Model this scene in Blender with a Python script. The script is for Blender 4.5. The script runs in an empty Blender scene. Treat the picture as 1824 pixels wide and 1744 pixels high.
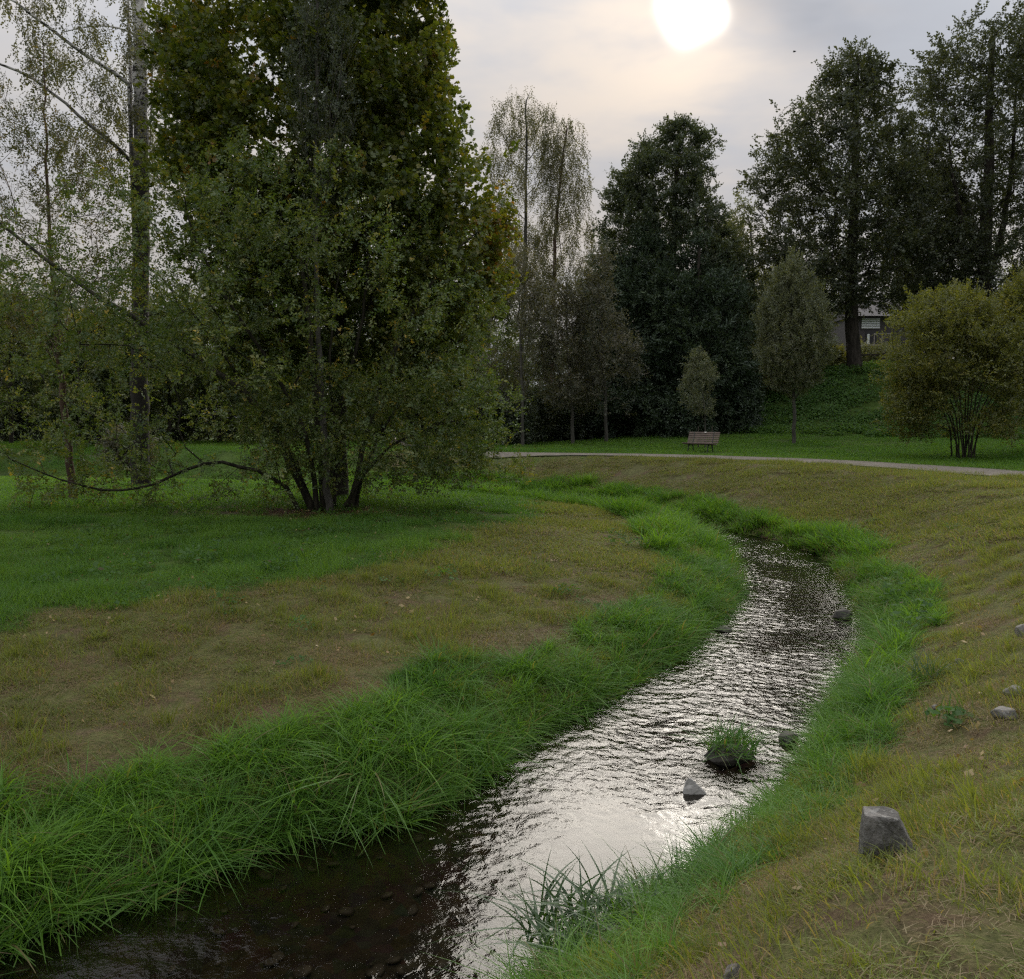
import bpy, bmesh, math, random
import numpy as np
from mathutils import Vector, Matrix

R = math.radians
rng = np.random.default_rng(7)
random.seed(7)
S = bpy.context.scene
COL = S.collection

# ------------------------------------------------------------------ camera
CAM_H, F = 3.1, 1500.0            # eye height above the water, focal length in photo pixels
PITCH = math.atan(129 / F)
cam = bpy.data.cameras.new('camera')
cam.sensor_width = 36; cam.sensor_fit = 'HORIZONTAL'; cam.lens = F / 1824 * 36
cam.clip_start = 0.05; cam.clip_end = 2500
camo = bpy.data.objects.new('camera', cam); COL.objects.link(camo)
camo.location = (0, 0, CAM_H); camo.rotation_euler = (math.pi / 2 - PITCH, 0, 0)
S.camera = camo

# ------------------------------------------------------------------ world, sun, exposure
SUN_EL, SUN_AZ = 24.0, 11.6       # degrees above the horizon, degrees right of the view axis
sd = Vector((math.sin(R(SUN_AZ)) * math.cos(R(SUN_EL)), math.cos(R(SUN_AZ)) * math.cos(R(SUN_EL)), math.sin(R(SUN_EL))))
W = bpy.data.worlds.new('World'); S.world = W; W.use_nodes = True
nt = W.node_tree; nt.nodes.clear()


class NB:
    """tiny node builder"""
    def __init__(s, tree): s.t = tree
    def n(s, typ, **kw):
        nd = s.t.nodes.new(typ)
        for k, v in kw.items():
            if k.startswith('i_'):
                nd.inputs[k[2:].replace('_', ' ')].default_value = v
            elif k.startswith('x'):
                nd.inputs[int(k[1:])].default_value = v
            else:
                setattr(nd, k, v)
        return nd
    def l(s, a, b): s.t.links.new(a, b)
    def put(s, sock, v):
        if hasattr(v, 'is_linked') or hasattr(v, 'links'): s.l(v, sock)
        elif v is not None: sock.default_value = v
    def m(s, op, a, b=None, c=None, clamp=False):
        nd = s.n('ShaderNodeMath', operation=op, use_clamp=clamp)
        s.put(nd.inputs[0], a); s.put(nd.inputs[1], b); s.put(nd.inputs[2], c)
        return nd.outputs[0]
    def mix(s, f, a, b, blend='MIX'):
        nd = s.n('ShaderNodeMix', data_type='RGBA', blend_type=blend)
        s.put(nd.inputs[0], f); s.put(nd.inputs[6], a); s.put(nd.inputs[7], b)
        return nd.outputs[2]
    def noise(s, vec, scale, detail=3, rough=0.55, dist=0.0):
        nd = s.n('ShaderNodeTexNoise', i_Scale=scale, i_Detail=detail, i_Roughness=rough, i_Distortion=dist)
        if vec is not None: s.l(vec, nd.inputs['Vector'])
        return nd.outputs[0]
    def mapr(s, v, a, b, c=0.0, d=1.0, smooth=True):
        nd = s.n('ShaderNodeMapRange', interpolation_type='SMOOTHSTEP' if smooth else 'LINEAR')
        s.put(nd.inputs[0], v)
        for k, q in zip((1, 2, 3, 4), (a, b, c, d)): nd.inputs[k].default_value = q
        return nd.outputs[0]
    def mapping(s, vec, scale=(1, 1, 1), rot=(0, 0, 0)):
        nd = s.n('ShaderNodeMapping'); nd.inputs['Scale'].default_value = scale; nd.inputs['Rotation'].default_value = rot
        s.l(vec, nd.inputs['Vector']); return nd.outputs[0]


def rgb(r, g, b): return (r, g, b, 1.0)


b = NB(nt)
tc = b.n('ShaderNodeTexCoord').outputs['Generated']
sky = b.n('ShaderNodeTexSky', sky_type='NISHITA', sun_disc=False)
sky.sun_elevation = R(SUN_EL); sky.sun_rotation = R(SUN_AZ); sky.altitude = 400; sky.dust_density = 2.0
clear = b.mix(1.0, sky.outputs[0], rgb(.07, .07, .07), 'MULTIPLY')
# cloud sheet: stretched soft noise over the whole dome
warp = b.mapping(tc, (1.0, 1.0, 2.6), (0.0, R(18), 0.0))
n1 = b.noise(warp, 2.1, 5, .55, .6)
n2 = b.noise(b.mapping(tc, (1.3, 1.0, 5.0), (0, R(-14), 0)), 3.2, 4, .55, .3)
cl = b.m('ADD', b.m('MULTIPLY', n1, .6), b.m('MULTIPLY', n2, .4))
thick = b.mapr(cl, .36, .64)
cloudcol = b.mix(thick, rgb(.188, .198, .219), rgb(.246, .231, .219))
cover = b.mapr(b.noise(warp, 1.3, 3, .5, .4), .30, .52, .72, 1.0)
base = b.mix(cover, clear, cloudcol)
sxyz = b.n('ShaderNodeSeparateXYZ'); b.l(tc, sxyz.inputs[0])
sz_ = b.m('MAXIMUM', sxyz.outputs[2], 0.0); zenith_boost = b.m('ADD', b.m('ADD', .62, b.m('MULTIPLY', sz_, .55)), b.m('MULTIPLY', b.m('MULTIPLY', sz_, sz_), 1.3))      # overcast sky, zenith raised beyond the standard gradient to add light on the ground
vmc = b.n('ShaderNodeVectorMath', operation='SCALE'); b.l(base, vmc.inputs[0]); b.l(zenith_boost, vmc.inputs['Scale']); base = vmc.outputs[0]
# veiled sun: angle from the sun's direction, its outline bent by the cloud noise
nv = b.n('ShaderNodeVectorMath', operation='NORMALIZE'); b.l(tc, nv.inputs[0])
sh = b.n('ShaderNodeVectorMath', operation='ADD')
nz = b.n('ShaderNodeTexNoise', i_Scale=9.0, i_Detail=1.0); b.l(tc, nz.inputs['Vector'])
sub = b.n('ShaderNodeVectorMath', operation='SUBTRACT'); b.l(nz.outputs[1], sub.inputs[0]); sub.inputs[1].default_value = (.5, .5, .5)
scl = b.n('ShaderNodeVectorMath', operation='SCALE'); b.l(sub.outputs[0], scl.inputs[0]); scl.inputs['Scale'].default_value = .05
b.l(nv.outputs[0], sh.inputs[0]); b.l(scl.outputs[0], sh.inputs[1])
nv2 = b.n('ShaderNodeVectorMath', operation='NORMALIZE'); b.l(sh.outputs[0], nv2.inputs[0])


def ang(vec):
    dt = b.n('ShaderNodeVectorMath', operation='DOT_PRODUCT'); b.l(vec, dt.inputs[0]); dt.inputs[1].default_value = sd
    return b.m('MULTIPLY', b.m('ARCCOSINE', dt.outputs['Value']), 57.2958)


th = ang(nv2.outputs[0]); th0 = ang(nv.outputs[0])
core = b.m('POWER', b.mapr(th, 0.0, 3.3, 1.0, 0.0), 4.0)
def streak(de, da, r0_, r1_):       # brighter rift in the cloud running up from the sun
    d_ = Vector((math.sin(R(SUN_AZ + da)) * math.cos(R(SUN_EL + de)), math.cos(R(SUN_AZ + da)) * math.cos(R(SUN_EL + de)), math.sin(R(SUN_EL + de))))
    dt = b.n('ShaderNodeVectorMath', operation='DOT_PRODUCT'); b.l(nv2.outputs[0], dt.inputs[0]); dt.inputs[1].default_value = d_
    return b.mapr(b.m('MULTIPLY', b.m('ARCCOSINE', dt.outputs['Value']), 57.2958), r0_, r1_, 1.0, 0.0)
for de, da in ((1.3, .35), (2.6, .75), (3.9, 1.2), (5.2, 1.7)): core = b.m('MAXIMUM', core, b.m('POWER', streak(de, da, 0.0, 3.0), 4.0))
halo = b.m('POWER', 2.718, b.m('MULTIPLY', th0, -1 / 4.2))
wide = b.m('POWER', 2.718, b.m('MULTIPLY', th0, -1 / 14.0))
veil = b.mapr(thick, 0, 1, .45, 1.0)
def scaled(col, f):
    vm = b.n('ShaderNodeVectorMath', operation='SCALE'); vm.inputs[0].default_value = col; b.l(f, vm.inputs['Scale']); return vm.outputs[0]
def addc(x, y):
    vm = b.n('ShaderNodeVectorMath', operation='ADD'); b.l(x, vm.inputs[0]); b.l(y, vm.inputs[1]); return vm.outputs[0]
tot = addc(base, scaled((5.0, 4.7, 4.2), core))
tot = addc(tot, scaled((.17, .118, .06), b.m('MULTIPLY', halo, veil)))
tot = addc(tot, scaled((.055, .038, .022), b.m('MULTIPLY', wide, veil)))
# a darker blue-grey bank of cloud to the right of the sun
bd = Vector((math.sin(R(18.5)) * math.cos(R(24)), math.cos(R(18.5)) * math.cos(R(24)), math.sin(R(24))))
dvx = b.n('ShaderNodeVectorMath', operation='SUBTRACT'); b.l(nv2.outputs[0], dvx.inputs[0]); dvx.inputs[1].default_value = bd
sx = b.n('ShaderNodeSeparateXYZ'); b.l(dvx.outputs[0], sx.inputs[0])
ex = b.m('ADD', b.m('POWER', b.m('ABSOLUTE', b.m('MULTIPLY', sx.outputs[0], 1 / .13)), 2.0), b.m('POWER', b.m('ABSOLUTE', b.m('MULTIPLY', b.m('ADD', sx.outputs[2], b.m('MULTIPLY', sx.outputs[0], .30)), 1 / .042)), 2.0))
dk = b.m('MULTIPLY', b.m('POWER', 2.718, b.m('MULTIPLY', ex, -1.0)), b.mapr(n2, .3, .6, .5, 1.0))
tot = b.mix(b.m('MULTIPLY', dk, .72), tot, rgb(.112, .125, .15))
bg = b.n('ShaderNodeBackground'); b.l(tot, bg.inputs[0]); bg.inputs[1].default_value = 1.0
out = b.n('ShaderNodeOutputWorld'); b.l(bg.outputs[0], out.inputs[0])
W.cycles.sampling_method = 'MANUAL'; W.cycles.sample_map_resolution = 1024

sun = bpy.data.lights.new('sun', 'SUN'); sun.energy = 1.5; sun.angle = R(52); sun.color = (1.0, .93, .82)
suno = bpy.data.objects.new('sun', sun); COL.objects.link(suno)
suno.rotation_euler = (-sd).to_track_quat('-Z', 'Y').to_euler(); suno.location = (20, 90, 60)

vs = S.view_settings
vs.view_transform = 'Standard'; vs.look = 'None'; vs.gamma = 1; vs.exposure = 1.55; vs.use_curve_mapping = False
S.render.engine = 'CYCLES'
cy = S.cycles
cy.max_bounces = 7; cy.diffuse_bounces = 4; cy.glossy_bounces = 3; cy.transmission_bounces = 4; cy.transparent_max_bounces = 8
cy.caustics_reflective = False; cy.caustics_refractive = False
cy.use_denoising = False; cy.pixel_filter_type = 'BLACKMAN_HARRIS'; cy.filter_width = 1.35
cy.sample_clamp_indirect = 4.0


# ------------------------------------------------------------------ camera geometry helpers (photo pixel -> place)
cp, sp = math.cos(PITCH), math.sin(PITCH)
def ray(px, py):
    u = (px - 912) / F; v = (872 - py) / F
    return np.array([u, cp + v * sp, v * cp - sp])
def at(px, py, depth):
    d = ray(px, py); return np.array([0, 0, CAM_H]) + d * (depth / d[1])
def on(px, py, z=0.0):
    d = ray(px, py); return np.array([0, 0, CAM_H]) + d * ((z - CAM_H) / d[2])


# ------------------------------------------------------------------ numpy noise
_perm = np.random.default_rng(3).random(65536).astype(np.float32)
def _h(i, j, k):
    return _perm[(i * 73856093 ^ j * 19349663 ^ k * 83492791) & 65535]
def vnoise(p, scale=1.0, seed=0):
    q = np.asarray(p, dtype=np.float64) * scale + seed * 17.31
    i = np.floor(q).astype(np.int64); f = q - i; f = f * f * (3 - 2 * f)
    x, y, z = i[..., 0], i[..., 1], i[..., 2]; fx, fy, fz = f[..., 0], f[..., 1], f[..., 2]
    def L(a, b_, t): return a + (b_ - a) * t
    c = [[[_h(x + a, y + b_, z + c_) for c_ in (0, 1)] for b_ in (0, 1)] for a in (0, 1)]
    r = [L(L(c[a][0][0], c[a][0][1], fz), L(c[a][1][0], c[a][1][1], fz), fy) for a in (0, 1)]
    return L(r[0], r[1], fx)
def fbm(p, scale, octv=4, seed=0):
    s, a, t = 0, 1.0, 0
    for o in range(octv):
        s = s + a * vnoise(p, scale * 2 ** o, seed + o); t += a; a *= .5
    return s / t
def smooth(x):
    x = np.clip(x, 0, 1); return x * x * (3 - 2 * x)


# ------------------------------------------------------------------ stream outline and terrain height
Lpx = [(0, 1690), (150, 1625), (290, 1592), (420, 1522), (560, 1476), (660, 1480), (780, 1440), (850, 1392), (920, 1318),
       (1010, 1278), (1100, 1232), (1200, 1172), (1262, 1120), (1305, 1085), (1320, 1035), (1300, 1000), (1262, 968), (1225, 945)]
Rpx = [(955, 1744), (1035, 1675), (1160, 1622), (1245, 1545), (1368, 1450), (1425, 1360), (1475, 1270), (1525, 1200), (1558, 1140),
       (1540, 1085), (1505, 1040), (1500, 1000), (1400, 967), (1262, 937)]
Lw = [(-6.5, -5), (-4.6, 0), (-3.6, 3)] + [tuple(on(*p)[:2]) for p in Lpx] + [(2.4, 26.6), (-.6, 30.0), (-5, 33), (-12, 34.5), (-26, 37), (-60, 43), (-200, 66)]
Rw = [(-3.4, -5), (-1.7, 0), (-.75, 3)] + [tuple(on(*p)[:2]) for p in Rpx] + [(3.6, 28.4), (.4, 32.3), (-4.6, 35.2), (-11.8, 36.7), (-25.8, 39.2), (-59.8, 45.2), (-199.8, 68.2)]
def resample(pts, n):
    pts = np.array(pts, float); d = np.r_[0, np.cumsum(np.linalg.norm(np.diff(pts, axis=0), axis=1))]
    s = np.linspace(0, d[-1], n); return np.c_[np.interp(s, d, pts[:, 0]), np.interp(s, d, pts[:, 1])]
def roundoff(pts, k=2):
    pts = np.array(pts, float)
    for _ in range(k):       # corner cutting
        q = np.empty((2 * len(pts) - 2, 2)); q[0::2] = pts[:-1] * .75 + pts[1:] * .25; q[1::2] = pts[:-1] * .25 + pts[1:] * .75
        pts = np.vstack([pts[:1], q, pts[-1:]])
    return pts
Lc, Rc = roundoff(Lw), roundoff(Rw)
def pdist(P, line):
    P = np.asarray(P, float)[:, :2]; best = np.full(len(P), 1e9)
    for a, c in zip(line[:-1], line[1:]):
        d = c - a; t = np.clip(((P - a) @ d) / (d @ d + 1e-12), 0, 1)
        best = np.minimum(best, np.linalg.norm(P - a - t[:, None] * d, axis=1))
    return best
def inpoly(P, poly):
    P = np.asarray(P, float); x, y = P[:, 0], P[:, 1]; ins = np.zeros(len(P), bool)
    for (x0, y0), (x1, y1) in zip(poly, np.roll(poly, -1, axis=0)):
        if y0 == y1: continue
        c = ((y0 > y) != (y1 > y)) & (x < (x1 - x0) * (y - y0) / (y1 - y0) + x0); ins ^= c
    return ins
WPOLY = np.vstack([Lc, Rc[::-1]])
# the path: its two edges
PNpx = [(1900, 876), (1824, 861), (1700, 848), (1560, 834), (1420, 825), (1300, 820), (1180, 815), (1040, 812), (940, 810), (862, 809)]
PFpx = [(1900, 848), (1824, 838), (1700, 830), (1560, 823), (1420, 817.5), (1300, 813.5), (1180, 810), (1040, 808), (940, 806.8), (862, 806)]
PZ = 1.5
pn = [on(x, y, PZ)[:2] for x, y in PNpx]; pf = [on(x, y, PZ)[:2] for x, y in PFpx]
pcen = (np.array(pn) + np.array(pf)) / 2
pcen = np.vstack([[(60, -8), (34, 8.5), (22, 17)], pcen[1:], [(-4.5, 44), (-7.5, 52), (-9, 70), (-9, 120)]])
PC = roundoff(pcen, 2)
def side_of_path(P):
    """distance to the path's middle line, positive beyond it"""
    P = np.asarray(P, float)[:, :2]; best = np.full(len(P), 1e9); sg = np.zeros(len(P))
    for a, c in zip(PC[:-1], PC[1:]):
        d = c - a; t = np.clip(((P - a) @ d) / (d @ d + 1e-12), 0, 1)
        v = P - a - t[:, None] * d; r = np.linalg.norm(v, axis=1)
        cr = d[0] * v[:, 1] - d[1] * v[:, 0]
        s = r < best; best = np.where(s, r, best); sg = np.where(s, np.where(cr < 0, 1.0, -1.0), sg)
    return best * sg
def fields(P):
    P = np.asarray(P, float)
    dl, dr = pdist(P, Lc), pdist(P, Rc); ins = inpoly(P, WPOLY)
    left = (~ins) & (dl < dr); right = (~ins) & ~left
    return dl, dr, ins, left, right, side_of_path(P)
def height(P, detail=True):
    P = np.asarray(P, float); x, y = P[:, 0], P[:, 1]
    dl, dr, ins, left, right, sp_ = fields(P)
    P3 = np.c_[x, y, np.zeros(len(x))]
    zin = -.06 - .24 * smooth(np.minimum(dl, dr) / .7)
    zl = -.06 + .26 * smooth(dl / .35) + .34 * smooth(dl / 1.5) + .36 * smooth((dl - .8) / 5.5) + .35 * smooth((dl - 6) / 30)
    bw = 3.6 + .8 * smooth((y - 14) / 10) - 1.4 * smooth((6 - y) / 4)
    zr = -.06 + .26 * smooth(dr / .35) + 1.3 * smooth((dr + .5) / (bw + .5)) - 1.3 * smooth(.5 / (bw + .5)) * (1 - smooth(dr / 1.0))
    pp = np.maximum(sp_ - 1.3, 0)
    zr = zr + np.where(pp > 0, .0036 * np.minimum(pp, 22) ** 2 * .9, 0)
    hill = smooth((x - 9.5) / 9.0)
    zr = zr + hill * 3.1 * smooth((pp - 15.0) / 9.5) + .9 * smooth((pp - 24) / 60)
    z = np.where(ins, zin, np.where(left, zl, zr))
    if detail:
        far = smooth((np.hypot(x, y) - 60) / 60)
        amp = np.where(ins, .05, .07 * smooth((np.minimum(dl, dr)) / 1.0)) * (1 - .6 * smooth(pp))
        on_path = 1 - smooth((np.abs(sp_) - 1.3) / .8)
        amp = amp * (1 - on_path)
        z = z + amp * (fbm(P3, .9, 4, 5) - .5) * 2 + (1 - on_path) * np.where(ins, .03, .03) * (vnoise(P3, 3.7, 9) - .5) * 2
        z = z + np.where(ins | (pp < 1), 0, .25 * (vnoise(P3, .11, 2) - .5) * smooth((pp - 1) / 8))
    return z
def gz(x, y): return float(height(np.array([[x, y]]))[0])


# ------------------------------------------------------------------ mesh helpers
def np_mesh(name, V, Fc, smooth_=False, attrs=None):
    V = np.asarray(V, np.float32); Fc = np.asarray(Fc, np.int32); k = Fc.shape[1]
    me = bpy.data.meshes.new(name)
    me.vertices.add(len(V)); me.vertices.foreach_set('co', V.ravel())
    me.loops.add(Fc.size); me.loops.foreach_set('vertex_index', Fc.ravel())
    me.polygons.add(len(Fc)); me.polygons.foreach_set('loop_start', np.arange(0, Fc.size, k, dtype=np.int32))
    me.polygons.foreach_set('use_smooth', np.full(len(Fc), smooth_, bool))
    for an, av in (attrs or {}).items():
        a = me.attributes.new(an, 'FLOAT', 'POINT'); a.data.foreach_set('value', np.asarray(av, np.float32))
    me.update(calc_edges=True); me.validate()
    return me
def link(name, me, mat=None, parent=None, loc=None):
    o = bpy.data.objects.new(name, me); COL.objects.link(o)
    if mat is not None and me is not None and not me.materials: me.materials.append(mat)
    if parent is not None: o.parent = parent
    if loc is not None: o.location = loc
    return o
def tag(o, label=None, cat=None, group=None, kind=None):
    if label: o['label'] = label
    if cat: o['category'] = cat
    if group: o['group'] = group
    if kind: o['kind'] = kind
    return o
def empty(name, loc, rz=0.0):
    o = bpy.data.objects.new(name, None); COL.objects.link(o); o.empty_display_size = .2
    o.location = loc; o.rotation_euler = (0, 0, rz); return o
def bm_obj(name, bm, mat, parent=None, loc=None, smooth_=False):
    me = bpy.data.meshes.new(name); bm.to_mesh(me); bm.free()
    if smooth_: me.polygons.foreach_set('use_smooth', [True] * len(me.polygons))
    return link(name, me, mat, parent, loc)
def box(bm, c, s, rot=None, bev=0.0):
    r = bmesh.ops.create_cube(bm, size=1.0)
    M = Matrix.Translation(c) @ (rot.to_4x4() if rot is not None else Matrix.Identity(4)) @ Matrix.Diagonal((*s, 1))
    bmesh.ops.transform(bm, matrix=M, verts=r['verts'])
    if bev:
        es = list({e for v in r['verts'] for e in v.link_edges})
        bmesh.ops.bevel(bm, geom=es, offset=bev, segments=2, affect='EDGES', profile=.6)
    return r['verts']


# ------------------------------------------------------------------ materials
def mat(name):
    m = bpy.data.materials.new(name); m.use_nodes = True; m.node_tree.nodes.clear()
    q = NB(m.node_tree); o = q.n('ShaderNodeOutputMaterial'); return m, q, o
def attr(q, name, typ='GEOMETRY'):
    return q.n('ShaderNodeAttribute', attribute_name=name, attribute_type=typ).outputs['Fac']
def leaf_shader(q, o, col, trans=.45, gloss=.05, rough=.45):
    d = q.n('ShaderNodeBsdfDiffuse'); t = q.n('ShaderNodeBsdfTranslucent'); g = q.n('ShaderNodeBsdfGlossy', i_Roughness=rough)
    q.put(d.inputs[0], col)
    tcol = q.mix(1.0, col, rgb(1.3, 1.25, .45), 'MULTIPLY'); q.l(tcol, t.inputs[0])
    g.inputs[0].default_value = rgb(.8, .85, .9)
    m1 = q.n('ShaderNodeMixShader'); m1.inputs[0].default_value = trans; q.l(d.outputs[0], m1.inputs[1]); q.l(t.outputs[0], m1.inputs[2])
    m2 = q.n('ShaderNodeMixShader'); m2.inputs[0].default_value = gloss; q.l(m1.outputs[0], m2.inputs[1]); q.l(g.outputs[0], m2.inputs[2])
    q.l(m2.outputs[0], o.inputs[0])
def ramp(q, fac, stops):
    r = q.n('ShaderNodeValToRGB'); e = r.color_ramp.elements
    while len(e) < len(stops): e.new(.5)
    for el, (p, c) in zip(e, stops): el.position = p; el.color = (*c, 1)
    q.l(fac, r.inputs[0]); return r.outputs[0]
def leaf_mat(name, stops, trans=.4, gloss=.04):
    m, q, o = mat(name)
    leaf_shader(q, o, ramp(q, q.m('ADD', q.m('MULTIPLY', attr(q, 'tint'), .5), attr(q, 'patch', 'INSTANCER')), stops), trans, gloss); return m
def bark_mat(name, c1, c2, scale=6.0, stretch=.25, kind='bark'):
    m, q, o = mat(name)
    geo = q.n('ShaderNodeTexCoord').outputs['Object']
    v = q.mapping(geo, (1, 1, stretch))
    f = q.noise(v, scale, 5, .65, .8)
    col = q.mix(q.mapr(f, .35, .65), rgb(*c1), rgb(*c2))
    if kind == 'birch':
        band = q.noise(q.mapping(geo, (1.2, 1.2, 4.5)), 3.2, 4, .7, .5)
        col = q.mix(q.mapr(band, .50, .55), rgb(.80, .78, .75), rgb(.03, .027, .024))
        z = q.n('ShaderNodeSeparateXYZ'); q.l(geo, z.inputs[0])
        low = q.mapr(z.outputs[2], 9.0, 15.0, 1.0, .1)
        rough_ = q.m('MULTIPLY', low, q.mapr(q.noise(v, 5, 4), .15, .36), clamp=True)
        col = q.mix(rough_, col, rgb(.035, .03, .028))
    bs = q.n('ShaderNodeBsdfPrincipled', i_Roughness=.9); q.l(col, bs.inputs['Base Color'])
    bs.inputs['Specular IOR Level'].default_value = .25
    bp = q.n('ShaderNodeBump', i_Strength=.7, i_Distance=.03); q.l(f, bp.inputs['Height']); q.l(bp.outputs[0], bs.inputs['Normal'])
    q.l(bs.outputs[0], o.inputs[0]); return m

# ground: zone attributes decide soil, hay and turf colour
m_ground, q, o = mat('ground_soil_and_turf')
pos = q.n('ShaderNodeNewGeometry').outputs['Position']
za, zb, zc, zd = attr(q, 'mown'), attr(q, 'bed'), attr(q, 'lush'), attr(q, 'litter')
nA = q.noise(pos, .75, 6, .62, .3); nB = q.noise(pos, 6.0, 6, .7); nC = q.noise(pos, 45.0, 4, .7); nD = q.noise(pos, 1.9, 5, .65, .6)
hay = q.mix(q.mapr(nC, .3, .7), rgb(.05, .036, .022), rgb(.22, .17, .10))
soil = q.mix(q.mapr(nB, .35, .65), rgb(.035, .024, .016), rgb(.10, .07, .045))
turf = q.mix(q.mapr(nB, .3, .7), rgb(.035, .050, .013), rgb(.105, .125, .038))
mown = q.mix(q.mapr(nD, .36, .54), q.mix(q.mapr(nB, .3, .65), hay, soil), q.mix(.3, turf, hay))
lush = q.mix(q.mapr(nA, .35, .65), rgb(.035, .06, .013), rgb(.065, .105, .022))
col = q.mix(za, turf, mown)
col = q.mix(zc, col, lush)
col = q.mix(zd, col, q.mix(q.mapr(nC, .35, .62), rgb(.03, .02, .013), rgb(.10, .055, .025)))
vor = q.n('ShaderNodeTexVoronoi', i_Scale=9.0, feature='F1'); q.l(pos, vor.inputs['Vector'])
bedc = q.mix(q.mapr(nB, .3, .7), rgb(.060, .048, .034), rgb(.13, .108, .075))
bedc = q.mix(.4, bedc, q.mix(1.0, bedc, vor.outputs['Color'], 'MULTIPLY'))
col = q.mix(zb, col, bedc)
bs = q.n('ShaderNodeBsdfPrincipled', i_Roughness=.95); q.l(col, bs.inputs['Base Color']); bs.inputs['Specular IOR Level'].default_value = .1
bp = q.n('ShaderNodeBump', i_Strength=.8, i_Distance=.05)
q.l(q.m('ADD', nB, q.m('MULTIPLY', nC, .5)), bp.inputs['Height']); q.l(bp.outputs[0], bs.inputs['Normal'])
q.l(bs.outputs[0], o.inputs[0])

m_path, q, o = mat('path_gravel')
pos = q.n('ShaderNodeNewGeometry').outputs['Position']
g1 = q.noise(pos, 2.2, 5, .6); g2 = q.noise(pos, 60, 3, .7)
col = q.mix(q.mapr(g1, .3, .7), rgb(.125, .108, .082), rgb(.205, .18, .145))
col = q.mix(q.mapr(g2, .35, .65), col, q.mix(.5, col, rgb(.12, .11, .10)))
edge = q.m('ADD', attr(q, 'edge'), q.m('MULTIPLY', q.m('SUBTRACT', q.noise(pos, 3.0, 4), .5), .9))
col = q.mix(q.mapr(edge, .78, 1.0), col, rgb(.075, .085, .035))
bs = q.n('ShaderNodeBsdfPrincipled', i_Roughness=.95); q.l(col, bs.inputs['Base Color'])
bp = q.n('ShaderNodeBump', i_Strength=.6, i_Distance=.02); q.l(g2, bp.inputs['Height']); q.l(bp.outputs[0], bs.inputs['Normal']); q.l(bs.outputs[0], o.inputs[0])

m_water, q, o = mat('stream_water')
pos = q.n('ShaderNodeNewGeometry').outputs['Position']
rf = attr(q, 'ripple')
w1 = q.noise(q.mapping(pos, (1, 1, 1), (0, 0, R(-20))), 9.0, 3, .55, .8); w2 = q.noise(pos, 24.0, 2, .6, .3)
hgt = q.m('MULTIPLY', q.m('ADD', w1, q.m('MULTIPLY', w2, .35)), rf)
bp = q.n('ShaderNodeBump', i_Strength=1.0, i_Distance=.010); q.l(hgt, bp.inputs['Height'])
fr = q.n('ShaderNodeFresnel', i_IOR=1.34); q.l(bp.outputs[0], fr.inputs['Normal'])
tr = q.n('ShaderNodeBsdfTransparent'); tr.inputs[0].default_value = rgb(.44, .42, .37)
gl = q.n('ShaderNodeBsdfGlossy', i_Roughness=.09); gl.inputs[0].default_value = rgb(1, 1, 1); q.l(bp.outputs[0], gl.inputs['Normal'])
ms = q.n('ShaderNodeMixShader'); q.l(fr.outputs[0], ms.inputs[0]); q.l(tr.outputs[0], ms.inputs[1]); q.l(gl.outputs[0], ms.inputs[2])
q.l(ms.outputs[0], o.inputs[0])

def grass_mat(name, g_dark, g_light, straw, gloss=.014, trans=.5):
    m, q, o = mat(name)
    tv = attr(q, 'tint'); pv = attr(q, 'patch', 'INSTANCER')
    col = q.mix(q.m('ADD', q.m('MULTIPLY', tv, .45), q.m('MULTIPLY', pv, .55)), rgb(*g_dark), rgb(*g_light))
    col = q.mix(attr(q, 'dry'), col, rgb(*straw))
    leaf_shader(q, o, col, trans, gloss, .35); return m
m_tall = grass_mat('stream_bank_grass', (.048, .135, .025), (.160, .305, .040), (.20, .16, .08))
m_mown = grass_mat('mown_grass_blades', (.115, .138, .038), (.205, .250, .064), (.30, .222, .142), .012)
m_meadow = grass_mat('meadow_grass_blades', (.055, .150, .028), (.145, .260, .042), (.14, .11, .06), .015)
m_cover = grass_mat('ground_cover_leaves', (.055, .120, .034), (.105, .195, .050), (.10, .09, .04), .012)
m_sedge = grass_mat('sedge_blades', (.040, .085, .022), (.090, .165, .04), (.20, .17, .10), .03)
m_litter = leaf_mat('fallen_leaf', [(0, (.10, .055, .022)), (.5, (.22, .13, .05)), (1, (.34, .26, .12))], .2)

m_stone, q, o = mat('grey_field_stone')
tcg = q.n('ShaderNodeTexCoord').outputs['Object']
s1 = q.noise(tcg, 6, 6, .65); s2 = q.noise(tcg, 38, 4, .7)
col = q.mix(q.mapr(s1, .35, .65), rgb(.085, .082, .074), rgb(.20, .19, .175))
col = q.mix(q.mapr(s2, .5, .72), col, rgb(.25, .25, .235))
col = q.mix(q.mapr(q.noise(tcg, 3, 4), .55, .7), col, rgb(.055, .06, .035))
bs = q.n('ShaderNodeBsdfPrincipled', i_Roughness=.85); q.l(col, bs.inputs['Base Color'])
bp = q.n('ShaderNodeBump', i_Strength=.6, i_Distance=.02); q.l(q.m('ADD', s1, s2), bp.inputs['Height']); q.l(bp.outputs[0], bs.inputs['Normal']); q.l(bs.outputs[0], o.inputs[0])
m_pale = None
m_wet, q, o = mat('wet_dark_stone')
tcg = q.n('ShaderNodeTexCoord').outputs['Object']; s1 = q.noise(tcg, 8, 6, .65)
bs = q.n('ShaderNodeBsdfPrincipled', i_Roughness=.75); q.l(q.mix(q.mapr(s1, .35, .65), rgb(.012, .011, .009), rgb(.04, .035, .028)), bs.inputs['Base Color'])
bp = q.n('ShaderNodeBump', i_Strength=.6, i_Distance=.02); q.l(s1, bp.inputs['Height']); q.l(bp.outputs[0], bs.inputs['Normal']); q.l(bs.outputs[0], o.inputs[0])

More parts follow.
